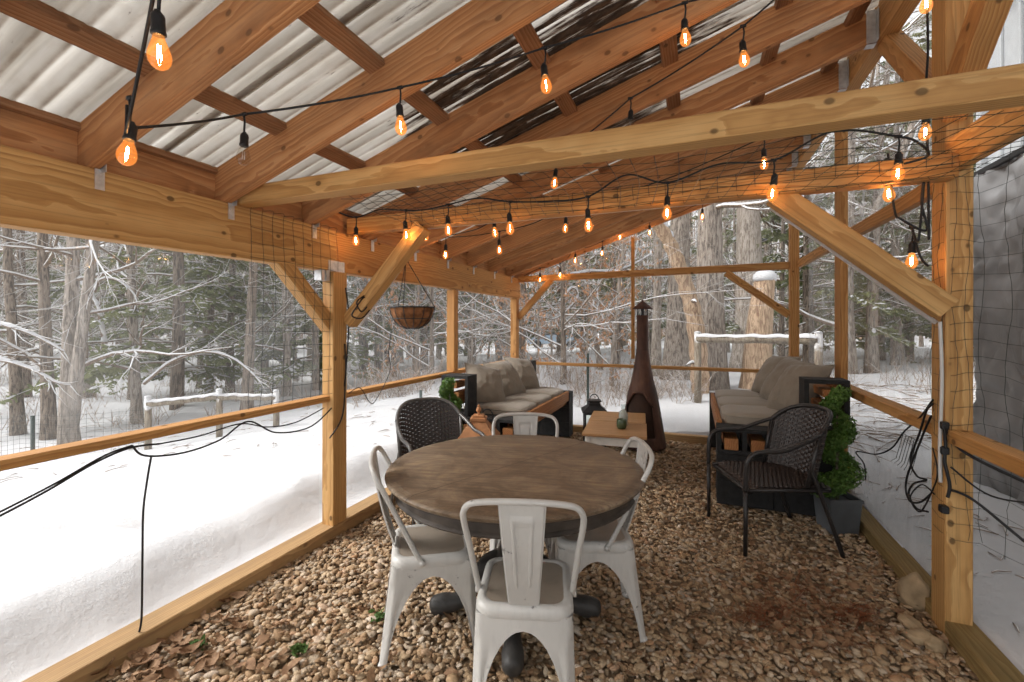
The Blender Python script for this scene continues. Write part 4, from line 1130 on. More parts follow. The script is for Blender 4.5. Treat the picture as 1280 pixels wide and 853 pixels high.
def leaf_quad(m, p, s, nrm, rr):
    u = nrm.orthogonal().normalized(); u = Matrix.Rotation(rr.random()*6.28, 3, nrm) @ u; w = nrm.cross(u); c = rr.uniform(-.35,.55)
    out = []
    for i, (a, wd) in enumerate(((-1,.08),(-.55,.42),(0,.55),(.5,.38),(1,.04))):
        for b_ in (-1, 0, 1):
            out.append(p + u*s*a + w*s*wd*b_ + nrm*s*(c*(a*a) + .35*c*abs(b_) + rr.uniform(-.06,.06)))
    m.add(out, [(i*3+j, i*3+j+1, (i+1)*3+j+1, (i+1)*3+j) for i in range(4) for j in range(2)])
m = MB()
def leaves(cx, cy, sx, sy, n, smin=.016, smax=.038):
    for _ in range(n):
        px, py = rr.gauss(cx, sx), rr.gauss(cy, sy)
        if py < 560: continue
        p = at(px, py, F*H/(py-HY)); 
        if not (-2.25 < p.x < 1.06 and p.y < 5.9): continue
        leaf_quad(m, p + Vector((0,0,rr.uniform(.012,.03))), rr.uniform(smin, smax), Vector((rr.gauss(0,.35), rr.gauss(0,.35), 1)).normalized(), rr)
leaves(220, 800, 70, 34, 85, .015, .045); leaves(300, 745, 90, 40, 40, .012, .038); leaves(180, 840, 60, 14, 45, .015, .045)
leaves(1010, 760, 60, 26, 75, .013, .034); leaves(1040, 790, 50, 18, 60, .013, .034); leaves(990, 715, 40, 18, 40, .012, .03)
leaves(400, 800, 160, 60, 60); leaves(850, 720, 120, 70, 40, .015, .03); leaves(640, 790, 40, 30, 8)
for _ in range(170): leaf_quad(m, Vector((rr.uniform(-2.2,1.0), rr.uniform(1,5.8), rr.uniform(.014,.028))), rr.uniform(.014,.032), Vector((rr.gauss(0,.3), rr.gauss(0,.3), 1)).normalized(), rr)
tag(m.build('fallen_leaves', M['deadleaf'], None, True), kind='stuff')
m = MB()
for cx, cy, sx, sy, n in ((1000,740,36,16,200),(955,772,22,8,200),(1065,772,16,7,190),(1040,800,36,14,60)):
    for _ in range(n):
        px, py = rr.gauss(cx, sx), rr.gauss(cy, sy); p = at(px, py, F*H/(py-HY)) + Vector((0,0,rr.uniform(.008,.03)))
        if p.x > 1.06: continue
        a = rr.random()*6.28; L = rr.uniform(.02,.05); d = Vector((math.cos(a), math.sin(a), rr.gauss(0,.2)))*L; w = Vector((-math.sin(a), math.cos(a), 0))*.0012
        m.add([p-d-w, p-d+w, p+d+w, p+d-w], [(0,1,2,3)])
tag(m.build('pine_needle_litter', M['needlelitter']), kind='stuff')
def weed(px, py, s, label, seed):
    q = random.Random(seed); p = at(px, py, F*H/(py-HY)); m = MB()
    for k in range(46):
        a = q.random()*6.28; L = s*q.uniform(.4,1); b_ = p + Vector((math.cos(a), math.sin(a), 0))*L*q.random()*.8 + Vector((0,0,q.uniform(.01,.03)))
        leaf_quad(m, b_, q.uniform(.008,.02), Vector((q.gauss(0,.5), q.gauss(0,.5), 1)).normalized(), q)
    return tag(m.build('weed', M['weed']), label, 'weed', 'green weeds in the gravel')
weed(474, 775, .07, 'green weed in the gravel left of the left metal chair', 1)
weed(248, 812, .06, 'small green weed among dead leaves near the left sill', 2)
weed(375, 818, .06, 'grassy green weed in the gravel at bottom left', 3)
#@@PART4
# ================================================================ OUTSIDE
# ---- neighbouring shed and the sheeting on it
sh = thing('shed', 'grey ribbed metal shed close outside the right side of the pavilion', 'shed', (3.3, 3.2, -.1))
m = MB()
x0, x1, y0, y1, zt = -.95, 2.4, -2.6, 1.98, 4.3
m.box(((x0+x1)/2, (y0+y1)/2, zt/2), (x1-x0, y1-y0, zt))
for y in np.arange(y0+.05, y1, .24): m.box((x0-.012, y, zt/2), (.025, .045, zt-.01), bev=.006)
for x in np.arange(x0+.1, x1, .24): m.box((x, y1+.012, zt/2), (.045, .025, zt-.01))
m.build('wall', M['siding'], sh)
m = MB(); m.box((x0-.02, y1+.02, zt/2), (.07, .07, zt), bev=.01); m.build('corner_trim', M['siding'], sh)
m = MB(); m.box(((x0+x1)/2, (y0+y1)/2, zt+.06), (x1-x0+.5, y1-y0+.5, .10), bev=.02); m.build('roof', M['siding'], sh)
m = MB()
def tf(u, v):
    y = 5.14 - 3.7*u; z = -.12 + 2.86*v + .02*math.sin(u*40)*v
    d = .05 + .045*mnoise.noise(Vector((y*2.2, z*1.6, 0))) + .06*abs(mnoise.noise(Vector((y*7 + 2*mnoise.noise(Vector((y, z*2, 8))), z*5.5, 5)))) + .02*math.sin(y*9 + 2*mnoise.noise(Vector((y, z, 2))))
    return Vector((2.31 - d, y, z))
m.grid(tf, 150, 110)
tag(m.build('plastic_sheeting', M['tarp'], None, True, solid=.003), 'wrinkled dark grey sheeting hung on the grey shed', 'sheeting')
m = MB(); m.box((2.255, 3.28, 2.735), (.03, 3.7, .04)); tag(m.build('batten', M['blackmetal']), 'dark batten holding the top edge of the grey sheeting', 'batten')

# ---- bare trees
def rvec(r): return Vector((r.gauss(0,1), r.gauss(0,1), r.gauss(0,1))).normalized()
def gen_tree(seed, Ht, r0, first=.12, limbs=22, lean=(0,0), up=.35, lmul=.34, twn=5, fork=None, wob=.012, trunk_n=12, flare=1.35):
    r = random.Random(seed); tr = MB(); cr = MB()
    def trunk_path(base, d0, L, ra, rb, n=16):
        pts = []; rad = []; p = Vector(base); d = Vector(d0).normalized()
        for i in range(n+1):
            f = i/n; pts.append(p.copy()); k = 1 + (flare-1)*max(0, 1-f*n/1.5)
            rad.append((ra+(rb-ra)*f**.8)*k)
            d = (d + Vector((r.gauss(0,wob), r.gauss(0,wob), .01))).normalized(); p += d*L/n
        return pts, rad
    d0 = Vector((lean[0], lean[1], 1)); trunks = [trunk_path((0,0,-.25), d0, Ht, r0, r0*.22)]
    if fork:
        fz, fd, fr = fork; i = int(fz/Ht*16); p, rd = trunks[0][0][i], trunks[0][1][i]
        trunks.append(trunk_path(p, fd, Ht-fz, rd*fr, r0*.15))
    for pts, rad in trunks: tr.tube(pts, rad, trunk_n)
    def branch(p, d, L, ra, n, sides, sag, kink):
        pts = [p.copy()]; rad = [ra]; d = d.copy()
        for i in range(n):
            d = (d + rvec(r)*kink + Vector((0,0,sag))).normalized(); p = p + d*L/n; pts.append(p.copy()); rad.append(max(ra*(1-(i+1)/n*.85), .0025))
        cr.tube(pts, rad, sides, cap=False); return pts, rad
    for k in range(limbs):
        pts, rad = trunks[k % len(trunks)]
        f = first + (1-first)*((k+.5)/limbs)**1.0 + r.uniform(-.02,.02); f = min(.97, max(.05, f))
        i = min(len(pts)-2, int(f*(len(pts)-1))); p = pts[i].lerp(pts[i+1], r.random()); rt = rad[i]
        a = r.random()*6.28 + k*2.4; el = r.uniform(-.1, .75)+up*.3
        d = Vector((math.cos(a)*math.cos(el), math.sin(a)*math.cos(el), math.sin(el)))
        L = Ht*lmul*(1-.55*f)*r.uniform(.5,1.2)
        bp, br = branch(p, d, L, min(rt*.42, .012+.014*L), 8, 6, .02*up, .25)
        for _ in range(twn):
            j = r.randint(2, 6); dd = ((bp[j]-bp[j-1]).normalized() + rvec(r)*.75).normalized()
            tp, t2 = branch(bp[j], dd, L*r.uniform(.2,.5), br[j]*.6, 5, 4, .01, .3)
            for _ in range(4):
                q = r.randint(1, 5); d3 = ((tp[q]-tp[q-1]).normalized() + rvec(r)*.8).normalized()
                branch(tp[q], d3, L*r.uniform(.08,.22), max(t2[q]*.6,.0035), 3, 3, 0, .2)
    return tr, cr
def place(root_name, label, cat, pos, rz_, sc_, group, meshes):
    """meshes: list of (part name, datablock)"""
    t = thing(root_name, label, cat, pos, rz_, group); t.scale = (sc_, sc_, sc_)
    for nm, me in meshes:
        o = bpy.data.objects.new(nm, me); C.objects.link(o); o.parent = t
    return t
def mesh_of(mb, name, mat, smooth=True):
    o = mb.build(name, mat, None, smooth); me = o.data; bpy.data.objects.remove(o); return me
def proto(seed, trunk_mat='bark', **kw):
    a, b_ = gen_tree(seed, **kw); return [('trunk', mesh_of(a, 'trunk', M[trunk_mat])), ('crown', mesh_of(b_, 'crown', M['twig']))]
BARE = [proto(21, Ht=11, r0=.12, limbs=26, twn=6), proto(22, 'bark_dark', Ht=12, r0=.10, limbs=24, first=.2, twn=5), proto(23, Ht=9, r0=.06, limbs=30, first=.08, lmul=.42, twn=6, lean=(.08,.02)),
        proto(24, 'bark_pale', Ht=10, r0=.05, limbs=28, first=.08, lmul=.42, twn=6, lean=(-.06,.05)), proto(25, Ht=12, r0=.15, limbs=28, first=.1, fork=(2.4,(.35,.1,1),.7)), proto(26, 'bark_dark', Ht=10, r0=.07, limbs=30, first=.06, lmul=.45, twn=6)]
def gen_hemlock(seed, Ht, r0, zmin=.4, nb=60, rmax=2.3):
    r = random.Random(seed); tr = MB(); br = MB(); le = MB(); sn = MB()
    tr.tube([(0.02*math.sin(z), .02*math.cos(z*1.3), z) for z in np.linspace(-.2, Ht, 12)], [r0*(1-.85*i/11) for i in range(12)], 10)
    for k in range(nb):
        f = (k+.5)/nb; z = zmin + (Ht-zmin)*f*.98; L = rmax*(1-f)**.75*r.uniform(.6,1.1)+.25; a = k*2.4 + r.uniform(-.4,.4)
        dh = Vector((math.cos(a), math.sin(a), 0)); sd = Vector((-dh.y, dh.x, 0)); n = 7
        pts = [Vector((0,0,z)) + dh*L*i/n + Vector((0,0, .16*L*(i/n) - .40*L*(i/n)**2)) + sd*.04*r.gauss(0,1) for i in range(n+1)]
        br.tube(pts, [max(.022*(1-i/n), .004)*(.5+L*.3) for i in range(n+1)], 4, cap=False)
        for q in range(int(7+9*L)):
            t_ = r.uniform(.22, 1); i = min(n-1, int(t_*n)); p = pts[i].lerp(pts[i+1], t_*n-i)
            l2 = L*.30*(1.15-t_)+.10; s_ = r.choice((-1,1)); d2 = (dh*r.uniform(.4,.9) + sd*s_*r.uniform(.5,1) + Vector((0,0,r.uniform(-.38,-.02)))).normalized()
            for j in range(6):
                c = p + d2*l2*(j+.6)/6; w = l2*.19*(1.1-j/6.5)+.018
                nrm = (Vector((0,0,1)) + rvec(r)*.85).normalized(); u = (d2 - nrm*d2.dot(nrm)).normalized(); v = nrm.cross(u); ll = l2*.15
                for ss in (-1, 1):
                    e = c + (v*ss + u*.55)*w + Vector((0,0,-.3*w)); le.add([c-u*ll*.4, c+u*ll*.5, e+u*ll*.3, e-u*ll*.35], [(0,1,2,3)])
            if r.random() < .55:
                c = p + d2*l2*.45 + Vector((0,0,.012)); s1 = l2*r.uniform(.25,.45); s2 = r.uniform(.02,.055); h = r.uniform(.01,.03); v = Vector((-d2.y, d2.x, 0)).normalized()
                R8 = [c + d2*s1*math.cos(b_) + v*s2*math.sin(b_)*(1+.3*r.random()) for b_ in np.linspace(0, 2*PI, 8)[:-1]]
                le.add(R8 + [c+Vector((0,0,h))], [(i, (i+1)%7, 7) for i in range(7)], 1)
    return [('trunk', mesh_of(tr, 'trunk', M['bark_dark'])), ('branches', mesh_of(br, 'branches', M['twig'])), ('foliage', mesh_of(le, 'foliage', [M['needle'], M['snow']], False))]
HEM = [gen_hemlock(31, 9.5, .13, .7, 64, 2.3), gen_hemlock(32, 7.5, .09, .3, 56, 2.0), gen_hemlock(33, 11, .16, 1.3, 60, 2.6)]
def gen_beech(seed):
    r = random.Random(seed); tr, cr = gen_tree(seed, 5.0, .035, first=.12, limbs=20, lmul=.42, twn=5, trunk_n=7); le = MB()
    vs = cr.v
    for k in range(1150):
        p = Vector(vs[r.randrange(len(vs))])
        if p.z < .35: continue
        s = r.uniform(.03,.055); nrm = rvec(r); u = Vector((r.gauss(0,.4), r.gauss(0,.4), -1)).normalized(); v = u.cross(nrm).normalized()
        le.add([p, p+u*s*.8+v*s*.42+nrm*s*.1, p+u*s*1.9, p+u*s*.8-v*s*.42+nrm*s*.1], [(0,1,2,3)])
    return [('trunk', mesh_of(tr, 'trunk', M['bark_pale'])), ('crown', mesh_of(cr, 'crown', M['twig'])), ('leaves', mesh_of(le, 'leaves', M['beech'], False))]
BEE = [gen_beech(41), gen_beech(42)]
def gpos(px, D):
    p = at(px, HY, D); return Vector((p.x, p.y, terrain(p.x, p.y) - .02))
# -- trees that stand out in the photograph
def one(seed, px, D, label, trunk_mat='bark', rz_=0, **kw):
    return place('bare_tree', label, 'tree', gpos(px, D), rz_, 1, 'bare trees in the snow', proto(seed, trunk_mat, **kw))
one(51, 88, 6.6, 'thick grey twin trunk tree leaning at the far left of the plastic wall', Ht=9, r0=.115, limbs=16, first=.12, lean=(-.10,-.02), wob=.02, fork=(1.1,(.05,.1,1),.75), twn=5, up=-.2)
one(52, 62, 7.2, 'dark upright trunk just left of the grey twin trunk', 'bark_dark', Ht=10, r0=.095, limbs=14, first=.15, lean=(-.04,0), twn=5)
one(53, 24, 7.4, 'leaning trunk at the left edge of the photo with a snowy limb', 'bark_dark', Ht=9, r0=.09, limbs=16, first=.12, lean=(-.14,.04), twn=5, up=-.3)
one(54, 172, 8.2, 'slim brown trunk behind the left end of the snowy fence', Ht=10, r0=.085, limbs=20, first=.1, lean=(-.05,0), twn=5)
one(55, 308, 8.6, 'straight dark trunk behind the right end of the snowy left fence', 'bark_dark', Ht=11, r0=.10, limbs=12, first=.25)
one(56, 358, 10, 'pale slim trunk seen through the square netting', Ht=10, r0=.09, limbs=18, first=.15)
one(57, 640, 15, 'grey leaning trunk seen between the far corner post and its neighbour', Ht=12, r0=.17, limbs=16, first=.2, lean=(-.10,.02))
one(58, 752, 13, 'slim grey trunk curving up left of the chiminea flue', Ht=11, r0=.085, limbs=18, first=.12, lean=(-.12,.02), wob=.03)
one(59, 820, 12.5, 'pale straight trunk just right of the chiminea flue', 'bark_pale', Ht=12, r0=.14, limbs=10, first=.3)
one(60, 888, 9.2, 'massive grey trunk with dark patches behind the right bench', 'bark', Ht=12, r0=.33, limbs=10, first=.3, wob=.006, trunk_n=18, flare=1.2)
one(61, 938, 12.5, 'wide pale trunk standing behind the snow capped stump', 'bark_pale', Ht=13, r0=.44, limbs=10, first=.3, wob=.006, trunk_n=18)
one(62, 845, 11.2, 'broad leaning grey trunk beside the massive one', 'bark', Ht=12, r0=.33, limbs=10, first=.3, lean=(.02,.06), wob=.01, trunk_n=16)
one(63, 1090, 11.5, 'upright trunk seen through the hazy plastic of the right wall', Ht=11, r0=.15, limbs=16, first=.2)
one(64, 1122, 13, 'second pale trunk seen through the hazy right wall plastic', Ht=11, r0=.15, limbs=16, first=.2)
# snapped leaning trunk
sb = thing('snapped_trunk', 'leaning snapped trunk of bare tan wood with snow on its bend', 'tree trunk', gpos(876, 8.7))
base = gpos(876, 8.7); P = [Vector((0,0,-.2)), Vector((-.03,0,.6))] + [at(x, y, 8.7) - base for x, y in ((868,400),(858,360),(846,325),(832,295),(815,272))]
path = catmull(P, 6); n = len(path)
m = MB(); m.tube(path, [.17*(1-.35*i/n)*(1+.10*math.sin(i*1.9)) for i in range(n)], 14); m.build('trunk', M['bark_bare'], sb, True)
m = MB()
for k in range(4):
    i = random.randint(4, n-5); d = rvec(random); d.z = abs(d.z)*.4; m.tube([path[i], path[i]+d*.22, path[i]+d*.36+Vector((0,0,-.06))], [.05,.035,.01], 7)
m.build('broken_limbs', M['twig'], sb, True)
m = MB(); q = path[-9:]; m.tube([p + Vector((.02,0,.10)) for p in q], [.07+.02*math.sin(i*2) for i in range(len(q))], 10); m.build('snow', M['snow'], sb, True)
# stump with its cap of snow
st_b = gpos(947, 8.9); st = thing('stump', 'tall broken stump with a cap of snow behind the right fence', 'stump', st_b)
ztop = at(950, 350, 8.9).z - st_b.z
m = MB()
def sf(u, v):
    a = 2*PI*u; z = -.2 + (ztop+.2)*v; r0 = .29 - .10*v + .10*max(0, .2-v)*3; r0 *= 1 + .14*mnoise.noise(Vector((math.cos(a)*1.5, math.sin(a)*1.5, z*.7))) + .05*mnoise.noise(Vector((math.cos(a)*5, math.sin(a)*5, z*.8)))
    return Vector((r0*math.cos(a)+.06*v*z, r0*math.sin(a), z + (.05*mnoise.noise(Vector((math.cos(a)*3, math.sin(a)*3, 4))) if v > .95 else 0)))
m.grid(sf, 28, 22, closeu=True); m.build('trunk', M['bark_bare'], st, True)
m = MB(); m.lathe([(.20,ztop-.03),(.215,ztop+.03),(.20,ztop+.10),(.14,ztop+.16),(.05,ztop+.185),(.001,ztop+.19)], 20, (.06*ztop,0,0)); m.build('snow_cap', M['snow'], st, True)
# snowy limb and saplings in front of the left trunks
def limb(label, pts, r=.03, D=5.6, seed=1):
    rr_ = random.Random(seed); P = catmull([at(x, y, d) for x, y, d in pts], 6); n = len(P)
    t = thing('sapling', label, 'sapling', (0,0,0), 0, 'saplings bent under snow')
    m = MB(); m.tube(P, [max(r*(1-.8*i/n), .006) for i in range(n)], 7)
    for k in range(16):
        i = rr_.randint(2, n-1); d = (P[i]-P[i-1]).normalized() + rvec(rr_)*.7; e = P[i] + d*rr_.uniform(.1,.4); m.tube([P[i], P[i].lerp(e,.5)+rvec(rr_)*.03, e], [.008,.006,.003], 4)
    m.build('stem', M['twig'], t, True)
    m = MB(); m.tube([p+Vector((0,0,r*.55*(1-.7*i/n)+.006)) for i, p in enumerate(P)], [max(r*.95*(1-.7*i/n), .009)*(1+.25*math.sin(i*1.7)) for i in range(n)], 7); m.build('snow', M['snow'], t, True)
    return t
limb('arching snow laden stem in front of the leaning left trunk', [(-30,395,5.6),(0,405,5.6),(40,418,5.6),(80,440,5.7)], .035)
limb('lower snowy stem crossing the left trunks', [(-30,445,5.8),(10,452,5.8),(40,462,5.8),(70,478,5.8),(88,482,5.9)], .03, seed=2)
limb('snow covered sapling zigzagging up left of the hemlocks', [(131,430,7.8),(126,400,7.8),(122,382,7.8),(108,362,7.8),(92,338,7.8),(76,310,7.8),(60,285,7.8)], .04, seed=3)
limb('fine arching snowy stem right of the zigzag sapling', [(118,365,7.5),(126,350,7.5),(145,350,7.5),(165,365,7.5),(172,380,7.5)], .025, seed=4)
limb('arched snowy sapling bending over the left fence', [(180,480,6.8),(215,452,6.8),(255,440,6.8),(290,448,6.8),(318,470,6.8),(330,486,6.8)], .025, seed=5)
limb('horizontal snowy bough behind the end gable', [(668,352,10),(700,348,10),(735,340,10),(775,338,10),(815,318,10)], .05, seed=6)
limb('crooked snowy stem at the left of the far gable', [(700,378,9.5),(716,360,9.5),(722,372,9.5),(705,392,9.5),(690,400,9.5)], .035, seed=7)
# -- the woods: individual trees
rt = random.Random(77); taken = []
SHED = (1.9, 6.2, .0, 6.4)
def ok(p, dmin):
    if SHED[0] < p.x < SHED[1] and SHED[2] < p.y < SHED[3]: return False
    if p.x > -4.6 and p.x < 2.2 and p.y < 8.6: return False
    return all((p - q).length > dmin for q in taken)
kinds = ['slender grey tree crowded in the snowy woods', 'dark barked straight tree in the snowy woods', 'thin slightly leaning tree in the snowy woods', 'thin pale tree in the snowy woods', 'forked stout tree in the snowy woods', 'dark bushy bare tree in the snowy woods']
nb = 0
while nb < 225:
    D = 9 + 34*rt.random()**1.25; px = rt.uniform(-90, 1260)
    if nb >= 175: D = 7 + 22*rt.random(); px = rt.uniform(-1900, -90)
    p = gpos(px, D)
    if not ok(p, .9 + .025*D): continue
    if 800 < px < 975 and D < 15: continue
    if 40 < px < 330 and D < 10.5: continue
    taken.append(p); k = rt.choice((0,1,2,2,3,3,4,5,5))
    place('bare_tree', kinds[k], 'tree', p, rt.random()*6.28, rt.uniform(.75, 1.3), 'bare trees in the snow', BARE[k]); nb += 1
hk = [(222,9.2,0,1),(262,11.5,1,1.1),(150,19,2,1.2),(395,11,1,1),(455,14,2,1),(330,18,2,1.2),(530,17,0,1.2),(590,20,2,1.2),(20,16,2,1),(280,19,0,1.3),(480,19,2,1.3),(700,19,0,1.2),(1010,13,2,1),(1065,16,1,1.3),(1135,15,0,1.2),(730,24,2,1.3),(630,26,0,1.4),(60,26,0,1.3),(400,24,2,1.5),(560,28,0,1.5),(960,20,2,1.4),(1090,24,2,1.5),(860,24,0,1.5),(780,30,2,1.5),(340,32,2,1.6),(220,30,0,1.6),(100,34,2,1.6),(1180,13,2,1.1),(1200,20,0,1.5)]
hl = ['bushy dark green hemlock dusted with snow', 'small dark green hemlock dusted with snow', 'tall dark green hemlock dusted with snow']
for px, D, k, s in hk:
    place('hemlock', hl[k] + ' in the woods', 'evergreen', gpos(px, D), rt.random()*6.28, s, 'snowy hemlocks in the woods', HEM[k])
for i, (px, D, s) in enumerate([(672,9.6,.85),(705,10.4,.95),(735,9.4,.75),(655,12.5,1.1),(770,11,.8),(480,9.4,.6),(520,10.2,.7),(590,11,.8),(690,14,1.1),(730,15,1.1)]):
    place('beech_sapling', 'leafy beech sapling with dry tan leaves beyond the end wall', 'sapling', gpos(px, D), rt.random()*6.28, s, 'beech saplings keeping dry leaves', BEE[i % 2])
# -- brush poking from the snow, and the far woods: uncountable
r = random.Random(99); m = MB()
def bush(p, n, hgt):
    for _ in range(n):
        d = Vector((r.gauss(0,.55), r.gauss(0,.55), 1)).normalized(); L = hgt*r.uniform(.4,1.1); q = [p + Vector((r.gauss(0,.08), r.gauss(0,.08), -.03))]
        for i in range(4): d = (d + rvec(r)*.22).normalized(); q.append(q[-1] + d*L/4)
        m.tube(q, [.006,.005,.004,.003,.0018], 3, cap=False)
        for _ in range(2):
            i = r.randint(1,3); d3 = (d + rvec(r)*.9).normalized(); m.tube([q[i], q[i]+d3*L*.18, q[i]+d3*L*.36+rvec(r)*.03], [.004,.003,.0015], 3, cap=False)
cnt = 0
while cnt < 330:
    D = r.uniform(7.3, 19); px = r.uniform(-60, 1240); p = gpos(px, D)
    if not ok(p, 0) : continue
    if px < 420 and D < 7.6: continue
    bush(p, r.randint(4, 8), r.uniform(.3, .95)); cnt += 1
for px, D in [(445+random.random()*90, 7.2+random.random()*2.4) for _ in range(34)] + [(660+random.random()*215, 7.6+random.random()*2.4) for _ in range(60)]: bush(gpos(px, D), 7, r.uniform(.4, .9))
tag(m.build('brush', M['brush'], None, True), kind='stuff')
m = MB()
for _ in range(420):
    k = r.random()
    if k < .45: p = gpos(r.uniform(1062,1290), r.uniform(4.6,9)); L = r.uniform(.1,.9)
    elif k < .7: p = Vector((r.uniform(1.3,2.2), r.uniform(1.6,5), 0)); L = r.uniform(.03,.2)
    else: p = gpos(r.uniform(-40,560), r.uniform(4.6,8)); L = r.uniform(.03,.25)
    if p.x > -2.5 and p.x < 1.2 and p.y < 6.2: continue
    if SHED[0]+.1 < p.x and p.y < 5.1: continue
    a = r.random()*6.28; d = Vector((math.cos(a), math.sin(a), 0)); q = [p + d*L*(f-.5) + Vector((r.gauss(0,.03)*L, r.gauss(0,.03)*L, 0)) for f in (0,.33,.66,1)]
    q = [Vector((v.x, v.y, terrain(v.x, v.y) + .008 + (.05*L if i in (1,2) else 0))) for i, v in enumerate(q)]
    m.tube(q, [.004+.006*L, .005+.006*L, .004+.004*L, .002], 4)
tag(m.build('twig_litter', M['brush'], None, True), kind='stuff')
m = MB()
for _ in range(950):
    D = r.uniform(40, 75); px = r.uniform(-150, 1300)
    if _ > 780: D = r.uniform(20, 40); px = r.uniform(-2000, -150)
    p = gpos(px, D); rad = r.uniform(.07,.22); Hh = r.uniform(9, 17); ln_ = r.uniform(-.6,.6)
    m.tube([p, p+Vector((ln_*.4,0,Hh*.5)), p+Vector((ln_,0,Hh))], [rad, rad*.75, rad*.3], 5, cap=False)
    for _ in range(9):
        z = Hh*r.uniform(.08,.95); q = p + Vector((ln_*z/Hh, 0, z)); d = Vector((r.gauss(0,1), r.gauss(0,1), r.uniform(-.1,.8))).normalized()*r.uniform(.8,2.8)
        m.tube([q, q+d*.5+rvec(r)*.15, q+d], [.04,.028,.012], 3, cap=False)
        for _ in range(2): e = q + d*r.uniform(.4,.9); m.tube([e, e+rvec(r)*r.uniform(.4,1.1)], [.02,.008], 3, cap=False)
tag(m.build('distant_woods', M['brush'], None, True), kind='stuff')
le = MB()
for _ in range(70):
    D = r.uniform(36, 72); px = r.uniform(-150, 1300)
    if _ > 50: D = r.uniform(20, 38); px = r.uniform(-2000, -150)
    p = gpos(px, D); Hh = r.uniform(5, 14)
    for _ in range(230):
        f = r.random()**.7; z = Hh*f; rr_ = (Hh*.24)*(1.05-f)*r.random()**.5; a = r.random()*6.28
        c = p + Vector((rr_*math.cos(a), rr_*math.sin(a), z - rr_*.3)); s = r.uniform(.12,.34); u = Vector((math.cos(a), math.sin(a), -.35)).normalized(); nrm = (Vector((0,0,1)) + rvec(r)*.7).normalized(); v = nrm.cross(u).normalized()
        le.add([c-u*s, c+v*s*.5, c+u*s, c-v*s*.5], [(0,1,2,3)], 1 if r.random() < .3 else 0)
tag(le.build('distant_evergreens', [M['needle'], M['snow']]), kind='stuff')

# ---- fences
def rail_fence(label, posts, zt_list, rail_r, group, snow_h=.05, pr=.062):
    t = thing('rail_fence', label, 'fence', (0,0,0), 0, group)
    tops = []
    for p, zt_ in zip(posts, zt_list):
        m = MB(); z0 = terrain(p.x, p.y) - .2; m.tube([(p.x, p.y, z0), (p.x+.006, p.y, (z0+zt_)/2), (p.x, p.y, zt_+.05)], [pr,pr*.96,pr*.9], 10); m.build('post', M['fencewood'], t, True)
        m = MB(); m.lathe([(pr*.9,zt_+.045),(pr*.97,zt_+.055),(pr*.7,zt_+.072),(.001,zt_+.08)], 12, (p.x, p.y, 0)); m.build('snow_cap', M['snow'], t, True)
        tops.append(Vector((p.x, p.y, zt_)))
    for a, b_ in zip(tops[:-1], tops[1:]):
        n = 14; P = [a.lerp(b_, i/n) + Vector((0,0,.012*mnoise.noise(Vector((i*.5, a.x, 2))) - rail_r*.7)) for i in range(n+1)]
        m = MB(); m.tube(P, [rail_r*(1+.06*math.sin(i*1.3)) for i in range(n+1)], 12); o = m.build('rail', M['fencewood'], t, True)
        m = MB(); S = [p + Vector((0,0,rail_r*.62 + .008*math.sin(i*2.1))) for i, p in enumerate(P)]
        def fn(u, v):
            i = v*n; k = min(int(i), n-1); c = S[k].lerp(S[k+1], i-k); d = (b_-a).normalized(); w = Vector((-d.y, d.x, 0)); an = PI*u
            hh = snow_h*(1+.7*mnoise.noise(c*4)); return c + w*math.cos(an)*rail_r*1.02 + Vector((0,0,math.sin(an)*hh - .012))
        m.grid(fn, 11, 40); m.build('snow', M['snow'], o, True)
    return t
rail_fence('low two bay snowy rail fence across the yard at left', [gpos(185,5.9), gpos(274,6.0), gpos(345,6.15)], [at(185,502,5.9).z, at(274,493,6.0).z, at(345,494,6.15).z], .045, 'snow topped rail fences', .03, .042)
rail_fence('round snowy rail fence just beyond the right bench', [gpos(872,7.6), atX(1023,421,1.62)], [at(872,420,7.6).z, atX(1023,421,1.62).z], .066, 'snow topped rail fences', .045, .058)
def steel_post(px, D, ytop, label):
    p = gpos(px, D); zt_ = at(px, ytop, D).z; m = MB(); m.box((p.x, p.y, (p.z+zt_)/2-.1), (.035,.02, zt_-p.z+.2)); m.box((p.x, p.y+.015, (p.z+zt_)/2-.1), (.008,.03, zt_-p.z+.2))
    return tag(m.build('fence_post', M['greenpost']), label, 'post', 'green steel posts')
steel_post(735, 7.0, 442, 'green steel fence post beyond the end wall near the lantern')
steel_post(40, 6.0, 520, 'green steel fence post in the snow at the far left')
steel_post(526, 6.4, 488, 'green steel fence post left of the left bench')
m = MB()
A_ = [at(-60, HY, 6.1), at(40, HY, 6.0), at(185, HY, 5.95)]
P = catmull(A_, 16)
for i, p in enumerate(P):
    z = terrain(p.x, p.y); m.tube([(p.x,p.y,z-.05),(p.x,p.y,z+.55)], .0016, 3, cap=False)
for k in range(9): m.tube([Vector((p.x,p.y,terrain(p.x,p.y)+.06*k+.03)) for p in P], .0016, 3, cap=False)
tag(m.build('wire_fence', M['wire'], None), 'low wire mesh fence across the snow at far left', 'wire fence')

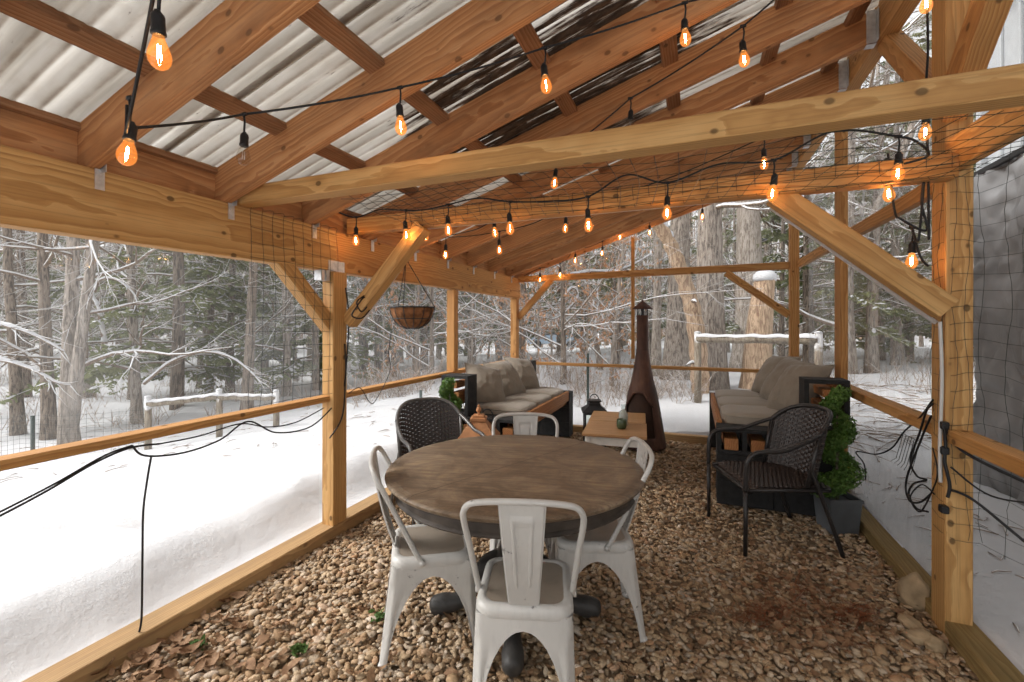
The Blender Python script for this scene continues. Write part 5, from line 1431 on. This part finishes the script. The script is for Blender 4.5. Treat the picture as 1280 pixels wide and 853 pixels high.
# ---- parked car far off between the trees
cp_ = gpos(692, 37); car = thing('parked_car', 'distant pale blue car with snow on its roof among the trees', 'car', cp_, .3)
m = MB()
prof = [(-2.1,.35),(-2.15,.7),(-2.0,.95),(-1.25,1.02),(-.75,1.45),(.7,1.48),(1.35,1.02),(2.0,.92),(2.15,.6),(2.1,.35)]
vs = [(x, s*(.86 if z < 1.1 else .68), z) for s in (-1,1) for x, z in prof]; n = len(prof)
m.add(vs, [tuple(range(n)), tuple(range(2*n-1, n-1, -1))] + [(i, i+n, (i+1)%n+n, (i+1)%n) for i in range(n)]); m.build('body', M['carpaint'], car)
for s in (-1, 1):
    m = MB(); m.add([(x, s*(.87-.17*max(0,(z-1.0)/.4)), z) for x, z in ((-1.15,1.05),(-.72,1.38),(.66,1.41),(1.2,1.05))], [(0,1,2,3)]); m.build('window', M['carglass'], car, solid=.02)
    for x in (-1.3, 1.35):
        m = MB(); m.tube([(x, s*.68, .33), (x, s*.88, .33)], .33, 16); m.build('wheel', M['black'], car)
m = MB(); m.box((0,0,1.54), (1.5,1.25,.12), bev=.05); m.box((1.72,0,1.0), (.6,1.3,.1), bev=.04); m.build('snow', M['snow'], car)

# ================================================================ CAMERA, SKY, SUN
cam = bpy.data.cameras.new('camera'); co = bpy.data.objects.new('camera', cam); C.objects.link(co)
cam.sensor_width = 36; cam.lens = 36*F/1280; cam.clip_end = 1000; cam.clip_start = .05
cam.shift_y = -(426.5-HY)/1280
co.location = (0, 0, H); co.rotation_euler = (PI/2, 0, YAW); sc.camera = co
w = bpy.data.worlds.new('World'); sc.world = w; w.use_nodes = True; nt = w.node_tree; nt.nodes.clear()
sky = nt.nodes.new('ShaderNodeTexSky'); sky.sky_type = 'NISHITA'; sky.sun_disc = False
SUN_EL, SUN_AZ = math.radians(42), math.radians(250)
sky.sun_elevation = SUN_EL; sky.sun_rotation = SUN_AZ; sky.dust_density = 4; sky.air_density = 1.5
hs = nt.nodes.new('ShaderNodeHueSaturation'); hs.inputs['Saturation'].default_value = .05
bg = nt.nodes.new('ShaderNodeBackground'); bg.inputs['Strength'].default_value = .15
wo = nt.nodes.new('ShaderNodeOutputWorld')
nt.links.new(sky.outputs[0], hs.inputs['Color']); nt.links.new(hs.outputs[0], bg.inputs[0]); nt.links.new(bg.outputs[0], wo.inputs[0])
sl = bpy.data.lights.new('sun', 'SUN'); sl.energy = 1.1; sl.angle = math.radians(25); sl.color = (1,.97,.93)
so_ = bpy.data.objects.new('sun', sl); C.objects.link(so_)
dv = Vector((math.sin(SUN_AZ)*math.cos(SUN_EL), math.cos(SUN_AZ)*math.cos(SUN_EL), math.sin(SUN_EL)))
so_.rotation_euler = dv.to_track_quat('Z', 'Y').to_euler()
vs_ = sc.view_settings; sc.display_settings.display_device = 'sRGB'; vs_.view_transform = 'Standard'; vs_.look = 'None'; vs_.gamma = 1; vs_.use_curve_mapping = False
vs_.exposure = 1.12
cy = sc.cycles; cy.max_bounces = 8; cy.diffuse_bounces = 5; cy.glossy_bounces = 3; cy.transmission_bounces = 4; cy.transparent_max_bounces = 24
cy.sample_clamp_indirect = 6; cy.caustics_reflective = False; cy.caustics_refractive = False
try:
    cy.use_denoising = True; cy.denoiser = 'OPENIMAGEDENOISE'; cy.denoising_input_passes = 'RGB_ALBEDO_NORMAL'; cy.denoising_prefilter = 'FAST'
except Exception: pass
sc.render.use_persistent_data = False
